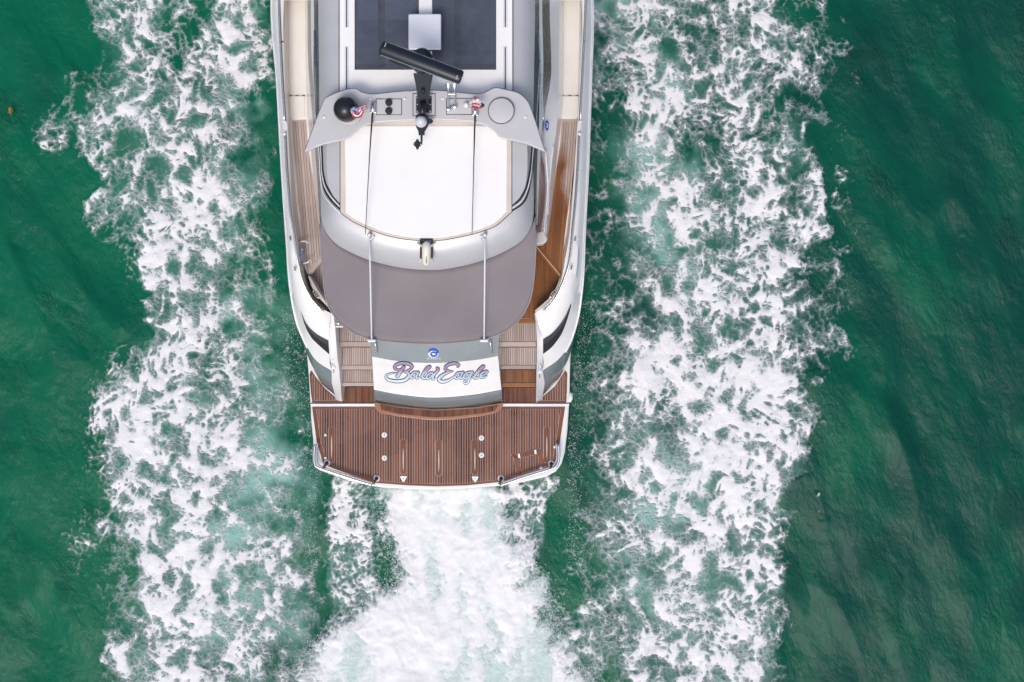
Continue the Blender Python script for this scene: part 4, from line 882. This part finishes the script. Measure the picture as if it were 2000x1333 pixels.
RIGHT_EDGE = [(1620,-300),(1620,0),(1623,20),(1640,60),(1674,101),(1640,118),(1626,169),(1606,209),(1620,243),(1582,280),(1589,317),(1612,331),
 (1603,378),(1623,439),(1632,452),(1625,500),(1670,540),(1690,580),(1650,616),(1660,656),(1700,690),(1636,713),(1579,727),(1566,754),(1606,805),
 (1582,845),(1590,890),(1583,905),(1546,931),(1553,989),(1549,1036),(1529,1070),(1542,1111),(1546,1172),(1559,1213),(1532,1264),(1548,1308),(1540,1700)]
WAKE_L = [(735,900),(738,955),(745,1000),(765,1060),(772,1090),(768,1130),(750,1160),(715,1190),(665,1225),(615,1260),(600,1290),(597,1333),(560,1700)]
WAKE_R = [(985,900),(988,960),(992,1010),(1003,1050),(1030,1100),(1052,1150),(1080,1200),(1095,1270),(1140,1333),(1280,1700)]
# bright rolled crests that stand out from the lace: centreline, half width (px)
CRESTS = [([(166,-40),(165,20),(170,48)],4),([(237,160),(238,190),(255,215),(285,232),(330,245)],9),([(245,150),(280,165),(290,200),(265,205)],6),
 ([(203,358),(175,385),(155,410),(150,440)],8),([(322,560),(318,585),(305,620),(296,660),(290,700),(283,730),(276,750)],4),
 ([(243,690),(262,670),(285,668)],6),([(185,1040),(183,1075),(205,1105),(218,1115),(235,1145),(250,1180)],6),([(225,1060),(226,1085),(214,1112)],5),
 ([(195,1180),(200,1200),(225,1220)],7),([(300,930),(318,945),(312,962),(295,965)],8),([(400,1180),(430,1230),(455,1270),(450,1300)],9),
 ([(615,1110),(600,1115),(540,1092),(500,1085)],7),([(630,1190),(600,1215),(560,1220),(505,1205)],6),([(555,895),(558,925),(540,938)],5),
 ([(1606,205),(1616,225),(1616,243)],6),([(1600,232),(1575,250),(1562,280)],6),([(1605,332),(1600,350),(1602,385),(1615,420),(1625,450)],10),
 ([(1480,360),(1475,390),(1485,400)],6),([(1308,255),(1315,285),(1310,310)],5),([(1540,520),(1545,545),(1538,560)],4),
 ([(1300,700),(1350,745),(1400,790),(1445,805),(1440,845)],9),([(1560,690),(1565,730)],4),([(1480,1180),(1478,1240),(1482,1290)],4),
 ([(1358,1290),(1362,1265),(1385,1250)],5),([(1210,1190),(1190,1170),(1200,1140)],4),([(1165,1060),(1155,1080),(1175,1090),(1215,1080),(1240,1050)],4),
 ([(1100,1240),(1150,1235),(1200,1262),(1270,1250),(1340,1220)],7),([(1205,790),(1225,760),(1260,735),(1300,715)],10),([(1203,930),(1230,955),(1300,950),(1380,930)],8),
 ([(420,200),(440,240),(470,270)],8),([(380,125),(372,90),(380,60)],5),([(430,1090),(400,1120),(360,1110)],9),([(300,790),(350,760),(420,770),(480,830)],9)]
NX, NY, CELL = 1280, 1024, 0.02        # periodic working tile: 25.6 x 20.48 m
X0, Y0 = -12.8, -10.24
def fftnoise(lmin, lmax, slope, seed, aniso=1.0, ang=0.0, direc=None):
    r = np.random.default_rng(seed)
    w = np.fft.rfft2(r.standard_normal((NY, NX)))
    ky = np.fft.fftfreq(NY, CELL)[:, None]; kx = np.fft.rfftfreq(NX, CELL)[None, :]
    c, s = np.cos(ang), np.sin(ang)
    a = (c*kx + s*ky); b = (-s*kx + c*ky)*aniso
    k = np.sqrt(a*a + b*b) + 1e-9
    amp = k**(-slope)*np.exp(-(k*lmin)**2*0.5)*(1-np.exp(-(k*lmax)**2))
    n = np.fft.irfft2(w*amp, s=(NY, NX))
    n -= n.mean(); n /= n.std()
    return n
def smooth(e0, e1, x):
    t = np.clip((x-e0)/(e1-e0), 0, 1); return t*t*(3-2*t)
def voro(x, y, size, seed, aniso=1.0):
    """distance to the nearest cell border (0 at border) and a random number per cell"""
    x = x/size; y = y/(size*aniso)
    N = 64*8
    r = np.random.default_rng(seed); jx = r.random((N, N)); jy = r.random((N, N)); rv = r.random((N, N))
    ix = np.floor(x).astype(int); iy = np.floor(y).astype(int)
    f1 = np.full(x.shape, 9.0); f2 = np.full(x.shape, 9.0); rid = np.zeros(x.shape)
    for dy in (-1, 0, 1):
        for dx in (-1, 0, 1):
            cx = (ix+dx) % N; cy = (iy+dy) % N
            d = np.hypot(ix+dx+jx[cy, cx]-x, iy+dy+jy[cy, cx]-y)
            near = d < f1
            f2 = np.where(near, f1, np.minimum(f2, d)); rid = np.where(near, rv[cy, cx], rid)
            f1 = np.where(near, d, f1)
    return f2-f1, rid
def bil(g, u, v):
    """smooth sampling of a lattice g at column u, row v"""
    h, w = g.shape
    u = np.clip(u, 0, w-1.001); v = np.clip(v, 0, h-1.001)
    i = u.astype(int); j = v.astype(int); fu = u-i; fv = v-j
    fu = fu*fu*(3-2*fu); fv = fv*fv*(3-2*fv)
    return (g[j, i]*(1-fu)+g[j, i+1]*fu)*(1-fv)+(g[j+1, i]*(1-fu)+g[j+1, i+1]*fu)*fv
def edge_x(poly, v):
    p = np.array(poly, float)
    return np.interp(v, p[:, 1], p[:, 0])
def seg_dist(px, py, pts):
    d = np.full(px.shape, 1e9)
    for (ax, ay), (bx, by) in zip(pts[:-1], pts[1:]):
        vx, vy = bx-ax, by-ay
        t = np.clip(((px-ax)*vx+(py-ay)*vy)/(vx*vx+vy*vy), 0, 1)
        d = np.minimum(d, np.hypot(px-ax-t*vx, py-ay-t*vy))
    return d
def take(g, X, Y):
    """periodic bilinear lookup of a tile field at world x, y"""
    u = (X-X0)/CELL-0.5; v = (Y-Y0)/CELL-0.5
    i = np.floor(u).astype(np.int32); j = np.floor(v).astype(np.int32); fu = (u-i).astype(np.float32); fv = (v-j).astype(np.float32)
    i0 = i % NX; i1 = (i+1) % NX; j0 = j % NY; j1 = (j+1) % NY
    return (g[j0, i0]*(1-fu)+g[j0, i1]*fu)*(1-fv)+(g[j1, i0]*(1-fu)+g[j1, i1]*fu)*fv
def swirl(X, Y, lmin, lmax, seed, reach, steps):
    """carry points backwards through a frozen eddy field"""
    psi = fftnoise(lmin, lmax, 3.0, seed)
    vy, vx = np.gradient(psi, CELL)
    m = np.sqrt((vx*vx+vy*vy).mean()); vx, vy = (vx/m).astype(np.float32), (vy/m).astype(np.float32)
    dt = reach/steps
    for _ in range(steps):
        a = take(vy, X, Y); b = take(vx, X, Y)
        X = X+a*dt; Y = Y-b*dt
    return X, Y
def fields():
    xs = X0+(np.arange(NX)+0.5)*CELL; ys = Y0+(np.arange(NY)+0.5)*CELL
    X, Y = [a.astype(np.float32) for a in np.meshgrid(xs, ys)]
    px = 1000+X*SW; py = 666.5-Y*SW          # photo pixel that looks at this water point
    n1 = fftnoise(0.30, 1.2, 2.5, 11); n3 = fftnoise(0.12, 0.4, 2.5, 13)
    n5 = fftnoise(0.05, 0.15, 2.2, 15); n6 = fftnoise(0.05, 0.15, 2.2, 16); nd = fftnoise(0.06, 0.5, 2.2, 17); ns = fftnoise(0.4, 1.8, 2.5, 18)
    fine = fftnoise(0.04, 0.10, 1.5, 19)
    # eddies, large to small: A follows the big ones, B all of them
    Ax, Ay = swirl(X, Y, 0.5, 1.4, 71, 0.11, 3)
    Bx, By = swirl(Ax, Ay, 0.16, 0.45, 72, 0.034, 3)
    Cx, Cy = swirl(Bx, By, 0.07, 0.16, 73, 0.010, 2)
    wx = 1000+SW*(X+0.55*(Bx-X)); wy = 666.5-SW*(Y+0.55*(By-Y))
    D = bil(_grid(FOAM_L, FOAM_R), wx/50, wy/50)
    M = bil(_grid(MILK_L, MILK_R), (1000+SW*Ax)/50, (666.5-SW*Ay)/50)
    eL = wx-edge_x(LEFT_EDGE, wy); eR = edge_x(RIGHT_EDGE, wy)-wx
    e = np.minimum(eL, eR)
    D = np.maximum(D, 0.33*smooth(0, 20, e)*smooth(90, 50, e))      # the outer rims are well covered
    D = D*smooth(-8, 10, e)
    inwake = np.minimum(wx+6*fine-edge_x(WAKE_L, wy), edge_x(WAKE_R, wy)-wx+6*fine)
    W = smooth(-36, 36, inwake+12*n3)*smooth(930, 960, py)
    sL = smooth(640, 655, wx)*smooth(745, 690, wx-(py-950)*0.12)*smooth(925, 945, py)*smooth(1280, 1120, py)
    sR = smooth(1085, 1066, wx+(py-950)*0.12)*smooth(985, 1010, wx)*smooth(925, 945, py)*smooth(1220, 1060, py)
    strip = np.maximum(sL, sR)
    spL = smooth(520, 560, px)*smooth(670, 640, px)*smooth(600, 680, py)*smooth(1250, 1000, py)
    spR = smooth(1085, 1110, px)*smooth(1220, 1160, px)*smooth(560, 640, py)*smooth(1330, 1200, py)
    speck = np.maximum(spL, spR)
    c, s = np.cos(0.35), np.sin(0.35)
    H = np.zeros_like(X)
    for size, seed, an, amp, keep, (qx, qy) in ((0.62, 21, 1.2, 1.65, .36, (Bx, By)), (0.35, 22, 1.15, 1.6, .2, (Bx, By)), (0.21, 23, 1.2, 1.6, .1, (Cx, Cy)), (0.125, 24, 1.2, 1.4, .1, (Cx, Cy)), (0.07, 25, 1.2, 1.0, .2, (Cx, Cy))):
        d, rid = voro(c*qx+s*qy, -s*qx+c*qy, size, seed, an)
        rid = np.clip((rid-keep)/(1-keep), 0, 1)
        H = np.maximum(H, amp*np.clip(d, 0, 1)**0.7*rid**0.5)
    # older froth has opened into wider cells: patches, and most of the after part
    H2 = np.zeros_like(X)
    for size, seed, an, amp, keep, (qx, qy) in ((0.80, 81, 1.25, 1.5, .25, (Bx, By)), (0.46, 82, 1.2, 1.6, .15, (Bx, By)), (0.27, 83, 1.2, 1.35, .3, (Cx, Cy))):
        d, rid = voro(c*qx+s*qy, -s*qx+c*qy, size, seed, an)
        H2 = np.maximum(H2, amp*np.clip(d, 0, 1)**0.75*np.clip((rid-keep)/(1-keep), 0, 1)**0.5)
    open_ = smooth(-0.1, 0.7, 0.55*ns+0.9*smooth(700, 1150, py)+0.5*M-0.35)
    H = H*(1-open_)+np.maximum(H2, 0.80*H)*open_
    dens = np.clip(D+0.07*nd+0.07*ns*(D > 0.02), 0, 1.2)*smooth(0.0, 0.1, D)
    f = dens*0.98-H+0.255+0.06*nd+0.03*fine
    f = f-1.0*(1-smooth(0.0, 0.16, D))
    d2, _ = voro(Cx, Cy, 0.24, 31)
    thread = smooth(0.16, 0.02, d2+0.04*fine)*smooth(0.12, 0.5, dens)*np.clip(0.25+0.35*n3, 0, .7)
    # flecks torn off beyond the rims
    fringe = smooth(-60, -6, e)*smooth(10, -4, e)*smooth(-.2, .9, ns+0.3*n1)*((px > 60) & (px < 1800))
    d6, r6 = voro(Cx, Cy, 0.13, 44, 1.3)
    ffr = 0.42*fringe-1.15*np.clip(d6, 0, 1)**.7+0.22*nd+0.12*n5-0.06
    cr = np.zeros_like(X)
    cx, cy = wx, wy
    for pts, hw in CRESTS:
        xs_ = [p[0] for p in pts]; ys_ = [p[1] for p in pts]
        m = (px > min(xs_)-60) & (px < max(xs_)+60) & (py > min(ys_)-60) & (py < max(ys_)+60)
        dd = seg_dist(cx[m], cy[m], pts)
        cr[m] = np.maximum(cr[m], smooth(hw*1.5, hw*0.4, dd))
    d3, r3 = voro(Cx, Cy, 0.11, 41, 1.4); d4, r4 = voro(Cx, Cy, 0.055, 42)
    fs = 0.62*strip-0.85*np.clip(d3, 0, 1)**.7*r3**.4-0.2*np.clip(d4, 0, 1)+0.16*nd+0.08*fine+0.02
    f = np.maximum(f, fs*1.3*(strip > 0.02)-(strip <= 0.02))
    d5, r5 = voro(Cx, Cy, 0.16, 43, 1.5)
    fp = 0.30*speck-1.3*np.clip(d5, 0, 1)**.7+0.16*nd+0.12*n5-0.14
    f = np.maximum(f, fp*1.2*(speck > 0.02)-(speck <= 0.02))
    f = np.maximum(f, ffr*1.2*(fringe > 0.02)-(fringe <= 0.02))
    cr = cr*smooth(0.30, 0.62, D)
    f = np.maximum(f, cr*0.95-0.50+0.16*nd+0.10*n3)
    lump = take(fftnoise(0.10, 0.8, 2.4, 51, 2.3, 0.0), Bx, By); lump2 = take(fftnoise(0.05, 0.2, 2.0, 52), X, Y)
    fw = W*0.85-0.26+0.24*lump*W+0.08*lump2+0.25*fine*(1-W)
    f = np.maximum(f, np.where(W > 0.01, fw, -1))
    milk = np.clip((M*0.92)**1.3*(1+0.40*n1+0.35*n3+0.15*nd), 0, 1)
    milk = np.maximum(milk, smooth(0.3, 0.95, D)*0.28)
    milk = np.maximum(milk, W*0.95); milk = np.maximum(milk, strip*0.25)
    f = np.maximum(f, thread*1.0*smooth(0, .2, D)-0.30)
    # ---- heights
    big = fftnoise(0.7, 3.5, 3.0, 61, 2.0, 0.36); mid = fftnoise(0.25, 1.0, 2.8, 62, 1.8, 0.36)
    r_ = fftnoise(0.35, 2.0, 2.6, 63, 2.2, 0.30); ridg = 0.8-np.sqrt(r_*r_+0.02)
    small = take(fftnoise(0.09, 0.3, 2.4, 64, 1.5, 0.3), Bx, By)
    calm = 1-np.clip(np.maximum(D*1.2, np.maximum(W, strip)), 0, 1)*0.6
    z = 0.046*big+0.026*mid*calm+0.050*ridg*calm+0.0025*small*calm
    fo = smooth(-0.1, 0.6, f)
    z = z+0.02*fo+0.008*fo*nd+0.010*cr
    z = z+W*(0.012*lump+0.0018*lump2+0.08)+0.008*strip*nd
    f = np.where(np.maximum(np.maximum(D, W), np.maximum(np.maximum(strip, speck), np.maximum(cr, fringe))) > 0.02, f, -1)
    return dict(f=f, milk=milk, wash=W, z=z, D=D)
# ---------------------------------------------------------------- SEA
FD = fields()
def axis(half, step, far):
    a = np.arange(0, half+step/2, step); out = [a]
    x = a[-1]; d_ = step; ex_ = []
    while x < far: d_ *= 1.05 if d_ < .14 else 1.3; x += d_; ex_.append(x)
    p = np.r_[a, ex_]; return np.r_[-p[:0:-1], p]
ax = axis(10.9, .0215, 600); ay = axis(7.6, .0215, 600)
GX, GY = [g.astype(np.float32) for g in np.meshgrid(ax, ay)]
zz = take(FD['z'].astype(np.float32), GX, GY); ff = take(FD['f'].astype(np.float32), GX, GY); mm = take(FD['milk'].astype(np.float32), GX, GY); ww = take(FD['wash'].astype(np.float32), GX, GY)
far_ = (np.abs(GX) > 12.5) | (np.abs(GY) > 30)
near = np.clip(1-(np.maximum(np.abs(GX)-11, np.abs(GY)-8))/60, 0, 1)
zz = np.where(far_, zz*near*.5, zz); ff = np.where(far_, -1, ff); mm = np.where(far_, 0, mm); ww = np.where(far_, 0, ww)
# the hull presses the water down where it sits
nx, ny = len(ax), len(ay)
co = np.stack([GX, GY, zz], -1).reshape(-1, 3)
idx = np.arange(nx*ny).reshape(ny, nx)
quad = np.stack([idx[:-1, :-1], idx[:-1, 1:], idx[1:, 1:], idx[1:, :-1]], -1).reshape(-1, 4)
me = bpy.data.meshes.new('sea'); me.vertices.add(len(co)); me.vertices.foreach_set('co', co.ravel().astype(np.float32))
me.loops.add(quad.size); me.loops.foreach_set('vertex_index', quad.ravel().astype(np.int32))
me.polygons.add(len(quad)); me.polygons.foreach_set('loop_start', np.arange(0, quad.size, 4, dtype=np.int32))
me.polygons.foreach_set('use_smooth', np.ones(len(quad), bool)); me.update(calc_edges=True)
for nm, arr_ in (('foam', ff), ('milk', mm), ('wash', ww)):
    a = me.attributes.new(nm, 'FLOAT', 'POINT'); a.data.foreach_set('value', arr_.ravel().astype(np.float32))
def sea_mat():
    m, nt, b, N, L = newmat('sea_water')
    def attr(n): a = N('ShaderNodeAttribute'); a.attribute_name = n; return a.outputs['Fac']
    def noise(sc_, det=4, ro=.5, vec=None, sx=1, sy=1, rot=0):
        mp = N('ShaderNodeMapping'); mp.vector_type = 'TEXTURE'; mp.inputs['Scale'].default_value = (1/sx, 1/sy, 1); mp.inputs['Rotation'].default_value = (0, 0, rot); L(g.outputs['Position'], mp.inputs[0])
        n = N('ShaderNodeTexNoise'); n.inputs['Scale'].default_value = sc_; n.inputs['Detail'].default_value = det; n.inputs['Roughness'].default_value = ro; L(mp.outputs[0], n.inputs['Vector']); return n.outputs[0]
    def math_(op, a, b_=None, c_=None):
        k = N('ShaderNodeMath'); k.operation = op
        for i, x in enumerate((a, b_, c_)):
            if x is None: continue
            if isinstance(x, (int, float)): k.inputs[i].default_value = x
            else: L(x, k.inputs[i])
        return k.outputs[0]
    def rng_(x, a, b_, c_, d_, sm=True):
        k = N('ShaderNodeMapRange'); k.interpolation_type = 'SMOOTHSTEP' if sm else 'LINEAR'
        for i, y in enumerate((a, b_, c_, d_)): k.inputs[i+1].default_value = y
        L(x, k.inputs[0]); return k.outputs[0]
    def mix(f_, a, b_):
        k = N('ShaderNodeMix'); k.data_type = 'RGBA'
        L(f_, k.inputs[0])
        for i, x in ((6, a), (7, b_)):
            if isinstance(x, tuple): k.inputs[i].default_value = (*x, 1)
            else: L(x, k.inputs[i])
        return k.outputs[2]
    g = N('ShaderNodeNewGeometry')
    sx = N('ShaderNodeSeparateXYZ'); L(g.outputs['Position'], sx.inputs[0])
    fine = noise(38, 4, .6); f_ = math_('MULTIPLY_ADD', math_('SUBTRACT', fine, .5), .20, attr('foam'))
    # bubble lace: small cells carve the thinner foam
    wz_ = N('ShaderNodeTexNoise'); wz_.inputs['Scale'].default_value = 5; wz_.inputs['Detail'].default_value = 3; L(g.outputs['Position'], wz_.inputs['Vector'])
    wv = N('ShaderNodeVectorMath'); wv.operation = 'MULTIPLY_ADD'; wv.inputs[1].default_value = (.16, .16, 0); L(wz_.outputs['Color'], wv.inputs[0]); L(g.outputs['Position'], wv.inputs[2])
    cuts = []
    for sc_, amt in ((9, .38), (21, .18)):
        vo_ = N('ShaderNodeTexVoronoi'); vo_.feature = 'DISTANCE_TO_EDGE'; vo_.voronoi_dimensions = '2D'; vo_.inputs['Scale'].default_value = sc_; L(wv.outputs[0], vo_.inputs['Vector'])
        cut = math_('MULTIPLY', rng_(vo_.outputs['Distance'], .03, .42, 0, amt), rng_(math_('MAXIMUM', attr('foam'), attr('wash')), .25, .75, 1, .12))
        f_ = math_('SUBTRACT', f_, cut); cuts.append(cut)
    f_ = math_('ADD', f_, .06)
    veil = rng_(math_('MULTIPLY_ADD', math_('ADD', cuts[0], cuts[1]), -.55, math_('MULTIPLY_ADD', math_('SUBTRACT', noise(13, 5, .6), .5), .55, attr('foam'))), -.30, .46, 0, .60)
    a = math_('MAXIMUM', rng_(f_, -.09, .60, 0, 1), veil)
    # silt: greener to port, bluer to starboard, in drifting clouds
    cl = math_('MULTIPLY_ADD', sx.outputs['X'], .035, math_('MULTIPLY_ADD', noise(.42, 5, .6, rot=.36, sx=1.5, sy=.7), 2.3, -.70))
    water = mix(rng_(cl, 0, 1, 0, 1), (.0003, .122, .062), (.0008, .060, .043))
    milk = rng_(math_('MULTIPLY_ADD', math_('SUBTRACT', noise(6, 5, .6), .5), .25, attr('milk')), .05, 1.0, 0, .85, False)
    col = mix(milk, water, mix(attr('wash'), (.29, .54, .49), (.60, .76, .74)))
    col = mix(a, col, mix(rng_(math_('MULTIPLY_ADD', math_('SUBTRACT', noise(4.5, 5, .6), .5), 1.3, f_), .0, .85, 0, 1), mix(attr('wash'), (.54, .585, .62), (.70, .77, .775)), (.83, .83, .845)))
    L(col, b.inputs['Base Color'])
    L(rng_(a, 0, 1, .09, .65), b.inputs['Roughness']); b.inputs['IOR'].default_value = 1.33; b.inputs['Specular IOR Level'].default_value = .42
    # ripples: long crossed ones everywhere, fine cat's-paws in patches
    patch = rng_(noise(.75, 4, .55, rot=.36, sx=1.5, sy=.8), .54, .70, 0, 1)
    r1 = noise(1.15, 4, .5, rot=.36, sx=1.6, sy=.6); r2 = noise(10, 6, .68, rot=.36, sx=1.3, sy=.7); r3 = noise(40, 3, .6)
    h = math_('MULTIPLY_ADD', r2, math_('MULTIPLY_ADD', patch, .055, .022), math_('MULTIPLY', r1, .062))
    h = math_('MULTIPLY_ADD', r3, math_('MULTIPLY_ADD', patch, .0026, .0018), h)
    h = math_('MULTIPLY', h, rng_(a, 0, 1, 1, .25)); h = math_('MULTIPLY_ADD', fine, math_('MULTIPLY', math_('MULTIPLY', a, .010), rng_(attr('wash'), 0, 1, 1, .45)), h)
    bu = N('ShaderNodeBump'); bu.inputs['Strength'].default_value = 1; bu.inputs['Distance'].default_value = 1.0; L(h, bu.inputs['Height']); L(bu.outputs[0], b.inputs['Normal'])
    return m
me.materials.append(sea_mat())
sea = bpy.data.objects.new('sea', me); COL.objects.link(sea); tag(sea, 'green sea with white lacy foam bands and propeller wash', 'sea', kind='structure')
# spray thrown up along the edge of the wash
r_ = np.random.default_rng(3); v = []; f = []
def drop(c, s):
    b0 = len(v); 
    for d_ in ((1,0,0),(-1,0,0),(0,1,0),(0,-1,0),(0,0,1),(0,0,-1)): v.append((c[0]+d_[0]*s, c[1]+d_[1]*s, c[2]+d_[2]*s))
    for q in ((0,2,4),(2,1,4),(1,3,4),(3,0,4),(2,0,5),(1,2,5),(3,1,5),(0,3,5)): f.append(tuple(i+b0 for i in q))
for _ in range(5200):
    py_ = 960+380*r_.random()**.7; side = r_.random() < .5
    ex_ = np.interp(py_, [p[1] for p in (WAKE_L if side else WAKE_R)], [p[0] for p in (WAKE_L if side else WAKE_R)])
    px_ = ex_+r_.normal(0, 16)+(6 if side else -6); z = .10+abs(r_.normal(0, .12)); q = at(px_, py_, z); drop((q.x, q.y, z), .004+.007*r_.random()**2)
for _ in range(2600):
    py_ = 600+520*r_.random(); t_ = (py_-600)/520
    px_ = (575+45*min(1, t_*2)-abs(r_.normal(0, 22))) if r_.random() < .5 else (1132-22*min(1, t_*2)+abs(r_.normal(0, 20)))
    z = .09+abs(r_.normal(0, .06)); q = at(px_, py_, z); drop((q.x, q.y, z), .003+.006*r_.random()**2)
ms = bpy.data.meshes.new('spray'); ms.from_pydata(v, [], f); ms.materials.append(simple('spray_white', (.85, .86, .88), .4)); sp = bpy.data.objects.new('spray', ms); COL.objects.link(sp)
tag(sp, 'fine white spray droplets flying along the edges of the propeller wash', 'spray', kind='stuff')
# a scrap of drifting weed
wd = MB()
for k in range(14):
    a = r_.random()*6.3; x, y = 19+3.2*math.cos(a)*r_.random(), 214+8*math.sin(a)*r_.random(); c = at(x, y, .06)
    wd.tube([c, c+Vector((r_.normal(0, .02), r_.normal(0, .04), .01)), c+Vector((r_.normal(0, .03), r_.normal(0, .06), .0))], [.006, .012, .004], 5)
tag(wd.build('drifting_weed', WEED, None, smooth=True), 'small yellow-brown scrap of weed floating in the green water at far left', 'seaweed')
